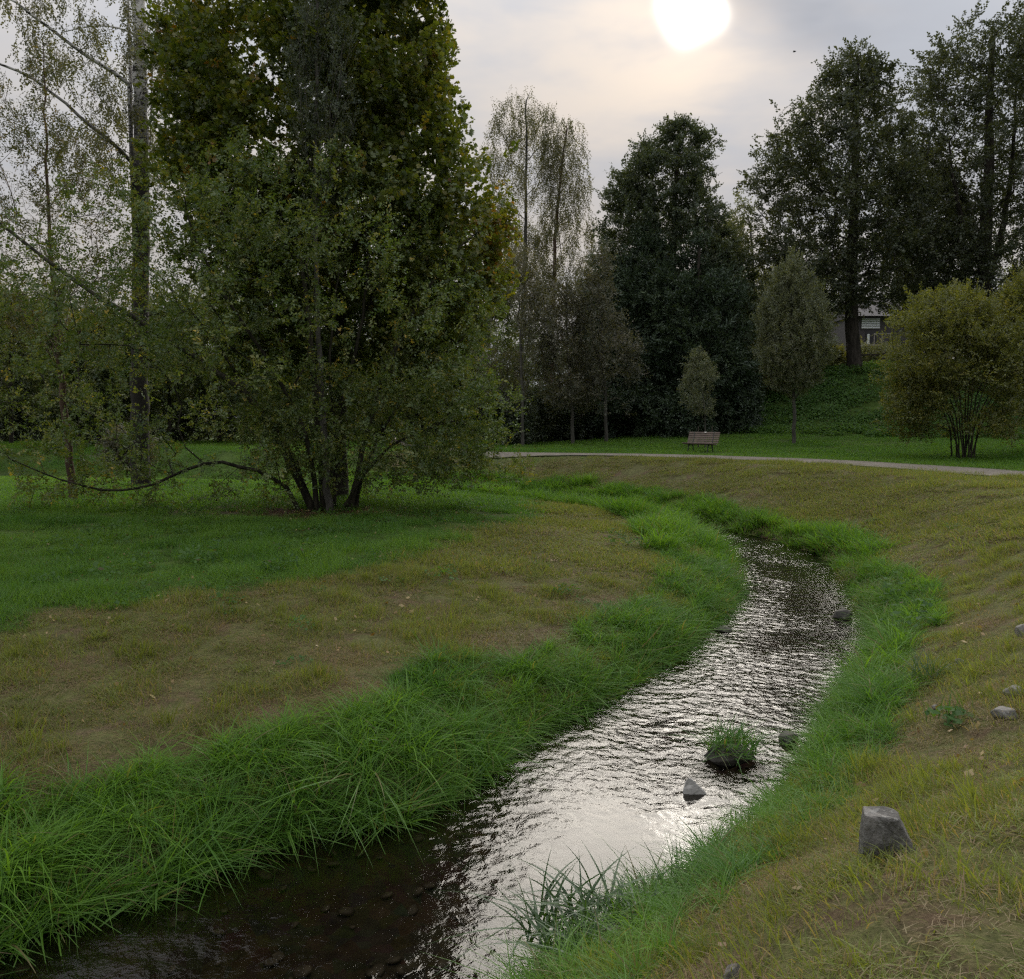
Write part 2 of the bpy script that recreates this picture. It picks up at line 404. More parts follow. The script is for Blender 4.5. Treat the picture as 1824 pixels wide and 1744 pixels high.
def plain(name, c, rough=.7, metal=0.0, var=.25, scale=8):
    m, q, o = mat(name); t = q.n('ShaderNodeTexCoord').outputs['Object']; n = q.noise(t, scale, 5, .65)
    bs = q.n('ShaderNodeBsdfPrincipled', i_Roughness=rough, i_Metallic=metal)
    lo = tuple(v * (1 - var) for v in c); hi = tuple(min(1, v * (1 + var)) for v in c)
    q.l(q.mix(q.mapr(n, .3, .7), rgb(*lo), rgb(*hi)), bs.inputs['Base Color']); q.l(bs.outputs[0], o.inputs[0]); return m
m_pale = plain('pale_stone', (.34, .33, .31), .8, scale=20)
m_slat = plain('weathered_red_brown_wood', (.155, .115, .095), .6)
m_iron = plain('dark_green_iron', (.022, .032, .024), .5)
m_plaque = plain('pale_metal_plate', (.62, .6, .56), .4)
m_post = plain('weathered_fence_wood', (.055, .045, .036), .9)
m_wall = plain('mauve_grey_render', (.060, .054, .058), .9, var=.12, scale=2)
m_roof = plain('slate_roof', (.028, .026, .033), .7, scale=3)
m_white = plain('white_paint', (.74, .78, .80), .5, var=.05)
m_dark = plain('dark_opening', (.012, .011, .012), .3)
m_deck = plain('pale_grey_boards', (.30, .27, .25), .8)
m_stake = plain('stake_wood', (.06, .05, .038), .9)
m_bird = plain('bird_feathers', (.03, .03, .032), .7)
mb_dark = bark_mat('dark_furrowed_bark', (.020, .017, .013), (.055, .047, .038))
mb_grey = bark_mat('grey_smooth_bark', (.055, .052, .044), (.105, .10, .085), 4)
mb_birch = bark_mat('white_birch_bark', (.02, .02, .02), (.05, .045, .04), 6, .25, 'birch')
mb_red = bark_mat('red_brown_bark', (.06, .036, .026), (.12, .08, .06))
mb_shrub = bark_mat('mossy_dark_bark', (.016, .015, .010), (.05, .046, .03))


# ------------------------------------------------------------------ SETTING: ground sheet
def axis(a0, a1, step, lo, hi, g=1.16):
    c = list(np.arange(a0, a1, step)); s = step; v = a1
    while v < hi: c.append(v); s *= g; v += s
    c.append(hi); s = step; v = a0 - step
    pre = []
    while v > lo: pre.append(v); s *= g; v -= s
    pre.append(lo); return np.array(pre[::-1] + c)
gx = axis(-7, 11, .11, -600, 600); gy = axis(1.5, 26, .11, -40, 1000, 1.07)
GX, GY = np.meshgrid(gx, gy); P = np.c_[GX.ravel(), GY.ravel()]
dl, dr, ins, left, right, spd = fields(P)
gzv = height(P)
nx, ny = len(gx), len(gy)
idx = np.arange(nx * ny).reshape(ny, nx)
faces = np.stack([idx[:-1, :-1], idx[:-1, 1:], idx[1:, 1:], idx[1:, :-1]], -1).reshape(-1, 4)

_bp = np.array([on(x, y, .75)[:2] for x, y in [(0, 1140), (300, 1092), (600, 1030), (850, 962), (960, 912), (950, 884), (890, 866)]])
_bd = pdist(_bp, Lc); _bo = np.argsort(_bp[:, 1])
def mown_width(y): return np.interp(y, _bp[_bo, 1], _bd[_bo], left=_bd[_bo][0] + .2, right=.3)
_tp = np.array([on(x, y, .42)[:2] for x, y in [(0, 1440), (400, 1345), (700, 1215), (950, 1160), (1130, 1075), (1180, 1005), (1100, 945)]])
_td = pdist(_tp, Lc); _to = np.argsort(_tp[:, 1])
def tallL(y): return np.clip(np.interp(y, _tp[_to, 1], _td[_to]), .5, 2.0)
_rp = np.array([on(x, y, .42)[:2] for x, y in [(1290, 1744), (1420, 1560), (1530, 1430), (1600, 1300), (1640, 1180), (1690, 1090), (1590, 1000), (1400, 930), (1180, 885)]])
_rd = pdist(_rp, Rc); _ro = np.argsort(_rp[:, 1])
def tallR(y): return np.clip(np.interp(y, _rp[_ro, 1], _rd[_ro]), .35, 2.0)
def zones(P, f):
    dl, dr, ins, left, right, spd = f
    P3 = np.c_[P[:, 0], P[:, 1], np.zeros(len(P))]; y = P[:, 1]
    wob = (fbm(P3, .8, 4, 21) - .5)
    mw = mown_width(y) + wob * 1.5
    lm = left & (dl < mw) & (P[:, 0] > -9)
    rm = right & (spd < -1.2) & (P[:, 0] > -6 + wob * 3)
    mown = (lm | rm)
    tall = (left & (dl < tallL(y) + wob * .7) & (P[:, 0] > -7)) | (right & (dr < tallR(y) + wob * .7) & (P[:, 0] > -7))
    beyond = right & (spd > 1.2)
    hill = beyond & (P[:, 0] > 10) & (spd > 15.5 + wob * 3)
    path = np.abs(spd) < 1.15
    lush = (~mown) & (~ins) & (~path)
    return mown, tall, lush, hill, path
mown, tall, lush, hill, pth = zones(P, (dl, dr, ins, left, right, spd))
base_xy = at(580, 905, 20.0)
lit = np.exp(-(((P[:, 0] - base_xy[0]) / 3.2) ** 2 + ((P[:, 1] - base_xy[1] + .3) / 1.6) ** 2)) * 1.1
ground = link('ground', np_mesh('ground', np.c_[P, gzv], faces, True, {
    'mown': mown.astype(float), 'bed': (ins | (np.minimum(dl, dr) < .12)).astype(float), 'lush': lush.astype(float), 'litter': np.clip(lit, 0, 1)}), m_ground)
tag(ground, kind='structure')

# path strip, a few millimetres above the ground
pr = resample(PC, 420); tng = np.gradient(pr, axis=0); tng /= np.linalg.norm(tng, axis=1)[:, None]; nrm = np.c_[-tng[:, 1], tng[:, 0]]
offs = np.linspace(-1, 1, 9); PV, PE = [], []
for k, of in enumerate(offs):
    hw = 1.35 + .1 * np.sin(np.arange(len(pr)) * .31 + k)
    p = pr + nrm * (of * hw * (.42 + .58 * smooth((pr[:, 0] + 1) / 10)))[:, None]; PV.append(p); PE.append(np.full(len(pr), abs(of)))
PV = np.stack(PV, 1); PE = np.stack(PE, 1)
pz = height(PV.reshape(-1, 2)) + .035 + .02 * (1 - PE.ravel() ** 2)
ii = np.arange(len(pr) * 9).reshape(len(pr), 9)
pfac = np.stack([ii[:-1, :-1], ii[1:, :-1], ii[1:, 1:], ii[:-1, 1:]], -1).reshape(-1, 4)
path = link('path', np_mesh('path', np.c_[PV.reshape(-1, 2), pz], pfac, True, {'edge': PE.ravel()}), m_path); tag(path, kind='structure')

# water surface: a grid between the two banks, rippled
def station(line, ys):      # param by arc length on a shared fraction
    return line
nS, nT = 2000, 110
Lr, Rr = resample(Lc[:-8], 4000), resample(Rc[:-8], 4000)
# pair points of both banks by nearest middle-line fraction
fr_ = np.r_[np.linspace(0, .86, nS - 60) ** 1.0, np.linspace(.862, 1, 60)]
def take(A, f):
    d = np.r_[0, np.cumsum(np.linalg.norm(np.diff(A, axis=0), axis=1))]; d /= d[-1]
    return np.c_[np.interp(f, d, A[:, 0]), np.interp(f, d, A[:, 1])]
ycut = 40
def bank(line):
    pts = [p for p in line if p[1] < ycut and p[0] > -5]; return np.array(pts)
A, B_ = bank(Lc), bank(Rc)
A, B_ = take(A, fr_), take(B_, fr_)
tt = np.linspace(-.22, 1.22, nT)
WV = A[:, None, :] * (1 - tt)[None, :, None] + B_[:, None, :] * tt[None, :, None]
wx, wy = WV[..., 0].ravel(), WV[..., 1].ravel()
P3 = np.c_[wx, wy, np.zeros(len(wx))]
pool = np.exp(-(((wx - .75) / .85) ** 2 + ((wy - 5.6) / 1.3) ** 2))           # calm water by the near right bank
poolL = np.exp(-(((wx + 1.4) / 1.5) ** 2 + ((wy - 5.3) / 1.0) ** 2))          # slow deep water by the near left bank
pool2 = np.exp(-(((wx - (3.9 + .11 * wy)) / .55) ** 2 + ((wy - 13.5) / 3.2) ** 2)); pool3 = np.exp(-(((wx - 4.6) / 1.6) ** 2 + ((wy - 23.5) / 1.8) ** 2))
rip = (1 - .7 * pool2) * (1 - .3 * pool3) * (.6 + .4 * smooth((wy - 5.5) / 3.0)) * (1 - .93 * pool) * (1 - .35 * poolL)
rip = rip * (.55 + .9 * smooth((fbm(P3, .9, 3, 31) - .3) / .4))
flow = np.c_[wx * .9 + wy * .25, wy * 1.25 - wx * .35, np.zeros(len(wx))]
wz = rip * (.011 * (vnoise(flow, 5.5, 40) - .5) + .0105 * (vnoise(flow * np.array([1.0, 1.2, 1]), 13.0, 41) - .5) + .006 * (vnoise(flow * np.array([1.1, 1.2, 1]), 25.0, 42) - .5))
ii = np.arange(len(fr_) * nT).reshape(len(fr_), nT)
wf = np.stack([ii[:-1, :-1], ii[:-1, 1:], ii[1:, 1:], ii[1:, :-1]], -1).reshape(-1, 4)
water = link('stream', np_mesh('stream', np.c_[wx, wy, wz], wf, True, {'ripple': np.clip(rip, .02, 1.2)}), m_water); tag(water, kind='structure')


# ------------------------------------------------------------------ grasses (stuff): tuft meshes spread by geometry nodes
def blades(n, rad, h0, h1, w0, w1, lean=.35, bend=.7, segs=4, dry=0.0, flat=0.0, seed=0):
    g = np.random.default_rng(seed)
    a = g.random(n) * 2 * math.pi; r = rad * np.sqrt(g.random(n))
    bx, by = r * np.cos(a), r * np.sin(a)
    yaw = g.random(n) * 2 * math.pi
    dryv = (g.random(n) < dry).astype(float)
    h = h0 + (h1 - h0) * g.random(n); w = w0 + (w1 - w0) * g.random(n)
    le = lean * g.random(n) * 1.2; be = bend * (.3 + .9 * g.random(n))
    fl = (g.random(n) < flat)
    t = np.linspace(0, 1, segs + 1)[None, :]
    le_, be_, h_ = le[:, None], be[:, None], h[:, None]
    out_ = h_ * (le_ * t + be_ * t ** 2 * .75); up = h_ * (t * (1 - .25 * le_) - .42 * be_ * t ** 2.2)
    out_ = np.where(fl[:, None], h_ * t * .95, out_); up = np.where(fl[:, None], .012 + h_ * .18 * (t - t ** 2) * (.2 + g.random((n, 1))), up)
    dx, dy = np.cos(yaw)[:, None], np.sin(yaw)[:, None]
    cx, cy_ = bx[:, None] + dx * out_, by[:, None] + dy * out_
    ww = w[:, None] * np.clip(1 - t ** 2.2, .04, 1) * .5
    tw = yaw[:, None] + math.pi / 2 + g.normal(0, .5, (n, 1)) + t * g.normal(0, .5, (n, 1))
    sx, sy = np.cos(tw) * ww, np.sin(tw) * ww
    V = np.stack([np.stack([cx - sx, cy_ - sy, up], -1), np.stack([cx + sx, cy_ + sy, up], -1)], 2)     # n, seg+1, 2, 3
    k = segs + 1; base_ = (np.arange(n) * k * 2)[:, None]; s = np.arange(segs)[None, :] * 2
    Fc = np.stack([base_ + s, base_ + s + 1, base_ + s + 3, base_ + s + 2], -1).reshape(-1, 4)
    ti = np.repeat(g.random(n), k * 2); dv = np.repeat(dryv * (.55 + .45 * g.random(n)), k * 2)
    return V.reshape(-1, 3), Fc, ti, dv
def join(parts):
    V, Fc, T, D, o_ = [], [], [], [], 0
    for v, f, t, d in parts:
        V.append(v); Fc.append(f + o_); T.append(t); D.append(d); o_ += len(v)
    return np.vstack(V), np.vstack(Fc), np.concatenate(T), np.concatenate(D)
def protos(name, mats, builders):
    c = bpy.data.collections.new(name)
    for i, parts in enumerate(builders):
        v, f, t, d = join(parts)
        me = np_mesh(f'{name}_{i}', v, f, False, {'tint': t, 'dry': d}); me.materials.append(mats)
        ob = bpy.data.objects.new(f'{name}_{i:02d}', me); c.objects.link(ob)
    return c
def scatter(name, pts, rot, scl, patch, coll, label=None, parent=None):
    """one object of kind stuff: points carrying rotation, size and colour, a tuft drawn on each"""
    n = len(pts)
    me = bpy.data.meshes.new(name); me.vertices.add(n); me.vertices.foreach_set('co', np.asarray(pts, np.float32).ravel())
    a = me.attributes.new('rot', 'FLOAT_VECTOR', 'POINT'); a.data.foreach_set('vector', np.asarray(rot, np.float32).ravel())
    a = me.attributes.new('scl', 'FLOAT_VECTOR', 'POINT'); a.data.foreach_set('vector', np.asarray(scl, np.float32).ravel())
    a = me.attributes.new('patch', 'FLOAT', 'POINT'); a.data.foreach_set('value', np.asarray(patch, np.float32))
    a = me.attributes.new('pick', 'INT', 'POINT'); a.data.foreach_set('value', rng.integers(0, 1000, n).astype(np.int32))
    o_ = link(name, me, None, parent)
    ng = bpy.data.node_groups.new(name, 'GeometryNodeTree')
    ng.interface.new_socket('Geometry', in_out='INPUT', socket_type='NodeSocketGeometry'); ng.interface.new_socket('Geometry', in_out='OUTPUT', socket_type='NodeSocketGeometry')
    gi = ng.nodes.new('NodeGroupInput'); go = ng.nodes.new('NodeGroupOutput')
    gti = ng.nodes.new('GeometryNodeGeometryToInstance')
    for ob in reversed(list(coll.objects)):
        oi = ng.nodes.new('GeometryNodeObjectInfo'); oi.inputs['Object'].default_value = ob; oi.inputs['As Instance'].default_value = False
        ng.links.new(oi.outputs['Geometry'], gti.inputs[0])
    ip = ng.nodes.new('GeometryNodeInstanceOnPoints'); ip.inputs['Pick Instance'].default_value = True
    def na(nm, typ):
        x = ng.nodes.new('GeometryNodeInputNamedAttribute'); x.data_type = typ; x.inputs['Name'].default_value = nm; return x.outputs['Attribute']
    er = ng.nodes.new('FunctionNodeEulerToRotation')
    L = ng.links.new
    L(gi.outputs[0], ip.inputs['Points']); L(gti.outputs[0], ip.inputs['Instance']); L(na('pick', 'INT'), ip.inputs['Instance Index'])
    L(na('rot', 'FLOAT_VECTOR'), er.inputs[0]); L(er.outputs[0], ip.inputs['Rotation']); L(na('scl', 'FLOAT_VECTOR'), ip.inputs['Scale'])
    L(ip.outputs[0], go.inputs[0])
    md = o_.modifiers.new('tufts', 'NODES'); md.node_group = ng
    tag(o_, label=label, kind='stuff'); return o_
def sample(x0, x1, y0, y1, dens):
    n = int((x1 - x0) * (y1 - y0) * dens)
    p = np.c_[rng.uniform(x0, x1, n), rng.uniform(y0, y1, n)]
    return p[np.abs(p[:, 0]) < .66 * p[:, 1] + 2.2]
def slope_rot(P, yaw, ex=0.0):
    e = .25; zx = (height(P + [e, 0], False) - height(P - [e, 0], False)) / (2 * e); zy = (height(P + [0, e], False) - height(P - [0, e], False)) / (2 * e)
    # tilt the tuft part of the way with the ground: euler XYZ with yaw applied first
    n = len(P); out_ = np.zeros((n, 3))
    for i in range(n):
        M = Matrix.Rotation(math.atan(zy[i]) * .8, 3, 'X') @ Matrix.Rotation(-math.atan(zx[i]) * .8, 3, 'Y') @ Matrix.Rotation(yaw[i], 3, 'Z')
        out_[i] = M.to_euler('XYZ')
    return out_

c_tall = protos('tall_tuft', m_tall, [
    [blades(32, .12, .26, .62, .007 + .002 * (i % 3), .013 + .003 * (i % 3), .45, 1.4 + .12 * (i % 4), 6, .03 + .16 * (i == 3), 0, 100 + i), blades(20, .15, .15, .36, .007, .012, .7, .9, 4, .08, 0, 140 + i)] for i in range(7)])
c_tallf = protos('tall_tuft_far', m_tall, [
    [blades(60, .26, .28, .60, .012, .022, .5, .95, 4, .05, 0, 200 + i)] for i in range(5)])
c_mown = protos('mown_tuft', m_mown, [
    [blades(190, .26, .03, .10, .003, .006, .8, .8, 3, .22, 0, 300 + i), blades(120, .28, .03, .10, .002, .004, 0, 0, 3, .85, 1.0, 320 + i),
     blades(6 + (i % 3) * 14, .07, .08, .18, .005, .009, .5, .7, 4, .05, 0, 340 + i)] for i in range(7)])
c_hay = protos('hay_tuft', m_mown, [
    [blades(70, .26, .03, .08, .003, .005, .8, .8, 3, .4, 0, 400 + i), blades(300, .28, .03, .09, .0018, .0036, 0, 0, 3, 1.0, 1.0, 420 + i)] for i in range(5)])
c_mownf = protos('mown_tuft_far', m_mown, [
    [blades(190, .55, .05, .14, .008, .015, .8, .8, 3, .18, 0, 500 + i), blades(100, .55, .10, .22, .009, .015, 0, 0, 2, .85, 1.0, 520 + i)] for i in range(5)])
c_mead = protos('meadow_tuft', m_meadow, [
    [blades(230, .30, .07, .17, .004, .007, .7, .8, 3, .02, 0, 600 + i)] for i in range(6)])
c_meadf = protos('meadow_tuft_far', m_meadow, [
    [blades(210, .75, .08, .20, .012, .022, .7, .8, 3, .02, 0, 700 + i)] for i in range(5)])

def leaflets(n, rad, z0, z1, l0, l1, seed, tilt=.5):
    g = np.random.default_rng(seed)
    a = g.random(n) * 2 * math.pi; r = rad * np.sqrt(g.random(n)); c = np.c_[r * np.cos(a), r * np.sin(a), z0 + (z1 - z0) * g.random(n) * (1 - .5 * (r / rad) ** 2)]
    yaw = g.random(n) * 2 * math.pi; pit = g.normal(-.2, tilt, n); l = l0 + (l1 - l0) * g.random(n)
    ax = np.c_[np.cos(yaw) * np.cos(pit), np.sin(yaw) * np.cos(pit), np.sin(pit)]; bx = np.c_[-np.sin(yaw), np.cos(yaw), g.normal(0, .3, n)]
    V = np.stack([c - ax * l[:, None] * .5, c + bx * l[:, None] * .3, c + ax * l[:, None] * .5, c - bx * l[:, None] * .3], 1).reshape(-1, 3)
    Fc = np.arange(n * 4).reshape(n, 4); return V, Fc, np.repeat(g.random(n), 4), np.repeat((g.random(n) < .03) * 1.0, 4)
c_cover = protos('cover_clump', m_cover, [[leaflets(170, .6, .02, .38, .07, .15, 800 + i)] for i in range(5)])
c_fall = protos('leaf_bit', m_litter, [[leaflets(1, .001, .0, .0, .045, .085, 850 + i, .3)] for i in range(6)])

def prep(p):
    f = fields(p); return f, zones(p, f)
# -- tall grass on both banks of the stream
TP, TR, TS, TT = [], [], [], []
for (y0, y1, dens, s0, s1) in [(2.2, 9, 100, .75, 1.15), (9, 16, 66, .8, 1.15)]:
    p = sample(-8, 12, y0, y1, dens); f, z = prep(p); k = z[1] & (np.minimum(f[0], f[1]) > .03); p = p[k]; d = np.minimum(f[0], f[1])[k]; lf = f[3][k]
    yaw = rng.random(len(p)) * 6.283; P3 = np.c_[p, np.zeros(len(p))]
    cl_ = fbm(P3, 3.6, 2, 64); s = rng.uniform(s0, s1, len(p)) * (.52 + .56 * smooth((cl_ - .22) / .56)) * .93 * (.85 + .3 * vnoise(P3, .7, 61)) * np.clip(1.15 - .28 * d, .55, 1.1) * .88 * np.where(lf, 1.0, .62 + .38 * smooth((p[:, 1] - 6.0) / 3.0))
    rot = np.c_[(vnoise(P3, 2.6, 65) - .5) * .75 + rng.normal(0, .1, len(p)), (vnoise(P3, 2.6, 66) - .5) * .75 + rng.normal(0, .1, len(p)), yaw]
    TP.append(np.c_[p, height(p) - .02]); TR.append(rot); TS.append(np.c_[s, s, s * rng.uniform(.85, 1.2, len(p))]); TT.append(np.clip(fbm(P3, 1.6, 3, 62) * 2.0 - .55 + .35 * (cl_ - .5) + .14 * rng.normal(size=len(p)), 0, 1))
# -- blades lying over the water along the left edge and hanging over the right edge
def edge_tufts(line, sgn, y0, y1, per_m, tilt):
    r = resample(line[(line[:, 1] > y0 - .5) & (line[:, 1] < y1)], int((y1 - y0) * per_m * 1.4)); tg = np.gradient(r, axis=0); tg /= np.linalg.norm(tg, axis=1)[:, None]
    nr = np.c_[tg[:, 1], -tg[:, 0]] * sgn       # towards the water
    out_ = []
    for i in range(len(r)):
        dv = nr[i] + tg[i] * random.uniform(-.9, .1); dv /= np.linalg.norm(dv)
        axv = Vector((-dv[1], dv[0], 0)); M = Matrix.Rotation(tilt * random.uniform(.6, 1.2), 3, axv) @ Matrix.Rotation(random.random() * 6.28, 3, 'Z')
        out_.append(M.to_euler('XYZ'))
    p = r - nr * rng.uniform(.0, .18, (len(r), 1)); return np.c_[p, np.maximum(height(p), .0) + .01], np.array(out_)
for line, sgn, til in ((Lc, 1, R(52)), (Rc, -1, R(40))):
    p, r_ = edge_tufts(line, sgn, 2.5, 15, 9, til); s = rng.uniform(.55, .95, len(p)) * (1.0 if sgn > 0 else .7)
    TP.append(p); TR.append(r_); TS.append(np.c_[s, s, s]); TT.append(rng.uniform(.2, .8, len(p)))
c_dry = protos('dry_tuft', m_tall, [[blades(9, .10, .25, .5, .006, .011, .3, .8, 5, .75, 0, 1200 + i)] for i in range(5)])
p, r_ = edge_tufts(Lc, 1, 3, 12, 4, R(72)); s = rng.uniform(.6, 1.0, len(p)); scatter('dry_grass', p, r_, np.c_[s, s, s], rng.random(len(p)), c_dry, 'pale dry blades lying along the left waterline')
scatter('bank_grass', np.vstack(TP), np.vstack(TR), np.vstack(TS), np.concatenate(TT), c_tall, 'long bright green grass arching over both banks of the stream')
TP, TR, TS, TT = [], [], [], []
for (y0, y1, dens) in [(16, 24, 26), (24, 40, 20)]:
    p = sample(-8, 12, y0, y1, dens); f, z = prep(p); k = z[1] & (np.minimum(f[0], f[1]) > .03); p = p[k]; P3 = np.c_[p, np.zeros(len(p))]
    s = rng.uniform(.7, 1.15, len(p)) * (.5 + .75 * smooth((fbm(P3, 1.6, 2, 63) - .2) / .6))
    TP.append(np.c_[p, height(p) - .02]); TR.append(np.c_[rng.normal(0, .12, (len(p), 2)), rng.random(len(p)) * 6.283]); TS.append(np.c_[s, s, s]); TT.append(np.clip(fbm(P3, .7, 3, 62) * 1.7 - .35 + .1 * rng.normal(size=len(p)), 0, 1))
scatter('bank_grass', np.vstack(TP), np.vstack(TR), np.vstack(TS), np.concatenate(TT), c_tallf, 'long green grass lining the far bend of the stream')
# -- mown grass with hay
MP, MR, MS, MT, hayP = [], [], [], [], []
for (y0, y1, dens) in [(1.6, 7, 22), (7, 13, 17)]:
    p = sample(-10, 12, y0, y1, dens); f, z = prep(p); k = z[0] & ~f[2] & (np.minimum(f[0], f[1]) > .25); p = p[k]; P3 = np.c_[p, np.zeros(len(p))]
    dE = np.minimum(f[0], f[1])[k]; tE = np.where(f[3][k], tallL(p[:, 1]), tallR(p[:, 1])); rim = np.exp(-((dE - tE - .45) / .5) ** 2); g = fbm(P3, 1.9, 4, 71) - .07 * rim + np.where(f[4][k], .04, -.015); hy = g < .412
    s = rng.uniform(.75, 1.25, len(p)); rot = slope_rot(p, rng.random(len(p)) * 6.283); pos_ = np.c_[p, height(p) - .004]
    tn = np.clip((g - .4) * 3.2 + np.where(f[4][k], .35, 0) + .1 * rng.normal(size=len(p)), 0, 1)
    sc = np.c_[s, s, s * (.5 + 1.2 * smooth((fbm(P3, 2.6, 3, 77) - .32) / .36))]
    MP.append(pos_[~hy]); MR.append(rot[~hy]); MS.append(sc[~hy]); MT.append(tn[~hy]); hayP.append((pos_[hy], rot[hy], sc[hy], tn[hy]))
scatter('mown_grass', np.vstack(MP), np.vstack(MR), np.vstack(MS), np.concatenate(MT), c_mown, 'short mown grass with dry clippings beside the stream')
scatter('dry_hay', *[np.vstack([h[i] for h in hayP]) if i < 3 else np.concatenate([h[i] for h in hayP]) for i in range(4)], c_hay, 'brown dry clippings lying on the mown banks')
MP, MR, MS, MT = [], [], [], []
for (y0, y1, dens) in [(13, 22, 8.5), (22, 42, 5.5)]:
    p = sample(-12, 26, y0, y1, dens); f, z = prep(p); k = z[0] & ~f[2] & (np.minimum(f[0], f[1]) > .3) & (np.abs(f[5]) > 1.25); p = p[k]; P3 = np.c_[p, np.zeros(len(p))]
    s = rng.uniform(.7, 1.2, len(p)); MP.append(np.c_[p, height(p) - .006]); MR.append(slope_rot(p, rng.random(len(p)) * 6.283)); MS.append(np.c_[s, s, s * (.45 + 1.3 * smooth((fbm(P3, 1.3, 3, 77) - .35) / .35))])
    MT.append(np.clip(np.where(f[4][k], .34, 0) + (fbm(P3, 1.1, 4, 71) - .38) * 3 + .1 * rng.normal(size=len(p)), 0, 1))
scatter('mown_grass', np.vstack(MP), np.vstack(MR), np.vstack(MS), np.concatenate(MT), c_mownf, 'mown grass on the far bank below the path')
# -- lush meadow
MP, MR, MS, MT = [], [], [], []
for (y0, y1, dens) in [(6, 13, 13), (13, 20, 9)]:
    p = sample(-16, 6, y0, y1, dens); f, z = prep(p); k = z[2] & f[3] & ~z[1]; p = p[k]; P3 = np.c_[p, np.zeros(len(p))]
    lt = np.exp(-(((p[:, 0] - base_xy[0]) / 2.6) ** 2 + ((p[:, 1] - base_xy[1] + .3) / 1.3) ** 2)); kk = rng.random(len(p)) > lt * 1.2; p = p[kk]; P3 = P3[kk]
    s = rng.uniform(.8, 1.25, len(p)); MP.append(np.c_[p, height(p) - .01]); MR.append(slope_rot(p, rng.random(len(p)) * 6.283)); MS.append(np.c_[s, s, s * (.45 + 1.25 * smooth((fbm(P3, 1.5, 3, 83) - .3) / .4))])
    MT.append(np.clip(fbm(P3, .7, 4, 81) * 2.0 - .5 + .1 * rng.normal(size=len(p)), 0, 1))
scatter('meadow_grass', np.vstack(MP), np.vstack(MR), np.vstack(MS), np.concatenate(MT), c_mead, 'lush green meadow grass in front of the left trees')
MP, MR, MS, MT = [], [], [], []
for (y0, y1, dens) in [(20, 34, 3.6), (34, 56, 2.0)]:
    p = sample(-40, 40, y0, y1, dens); f, z = prep(p); k = z[2] & ~z[1] & ~z[3] & ~f[2] & (np.abs(f[5]) > 1.25); p = p[k]; P3 = np.c_[p, np.zeros(len(p))]
    s = rng.uniform(.8, 1.25, len(p)); MP.append(np.c_[p, height(p) - .01]); MR.append(slope_rot(p, rng.random(len(p)) * 6.283)); MS.append(np.c_[s, s, s * rng.uniform(.6, 1.1, len(p))])
    MT.append(np.clip(fbm(P3, .35, 4, 81) * 1.6 - .25 + .1 * rng.normal(size=len(p)), 0, 1))
scatter('meadow_grass', np.vstack(MP), np.vstack(MR), np.vstack(MS), np.concatenate(MT), c_meadf, 'green lawn grass behind the path and under the far left trees')
# -- leafy ground cover on the slope below the big trees
p = sample(8, 45, 38, 62, 3.0); f, z = prep(p); p = p[z[3] & (f[5] < 31)]; P3 = np.c_[p, np.zeros(len(p))]
s = rng.uniform(.8, 1.4, len(p))
scatter('ground_cover', np.c_[p, height(p)], slope_rot(p, rng.random(len(p)) * 6.28), np.c_[s, s, s * rng.uniform(.6, 1.2, len(p))], np.clip(fbm(P3, .3, 3, 91) * 1.8 - .4, 0, 1), c_cover, 'leafy dark green ground cover on the slope below the big trees')
# -- broad-leaved weeds and clover in the meadow
c_mw = protos('meadow_weed', m_cover, [[leaflets(60, .22, .05, .17, .03, .07, 1300 + i)] for i in range(4)])
p = np.vstack([sample(-14, 5, 7, 22, 1.6), sample(-8, 10, 4, 20, .8)]); f, z = prep(p); p = p[~f[2] & ~z[1] & (z[2] | (rng.random(len(p)) < .3))]; P3 = np.c_[p, np.zeros(len(p))]; p = p[fbm(P3, .5, 3, 96) > .47]
s = rng.uniform(.6, 1.5, len(p))
scatter('meadow_weeds', np.c_[p, height(p)], np.c_[rng.normal(0, .1, (len(p), 2)), rng.random(len(p)) * 6.28], np.c_[s, s, s * rng.uniform(.6, 1.2, len(p))], rng.random(len(p)), c_mw, 'low broad-leaved weeds and clover in the meadow grass')
# -- fallen leaves
p = np.vstack([np.c_[rng.normal(base_xy[0], 2.8, 900), rng.normal(base_xy[1] - .2, 1.4, 900)], sample(-9, 8, 3, 18, 7.0)])
f, z = prep(p); p = p[~f[2] & ~z[1]]
scatter('fallen_leaves', np.c_[p, height(p) + .035], np.c_[rng.normal(0, .4, (len(p), 2)), rng.random(len(p)) * 6.28], np.repeat(rng.uniform(.5, 1.1, (len(p), 1)), 3, 1), rng.random(len(p)), c_fall, 'brown fallen leaves scattered under the tree and on the mown strip')


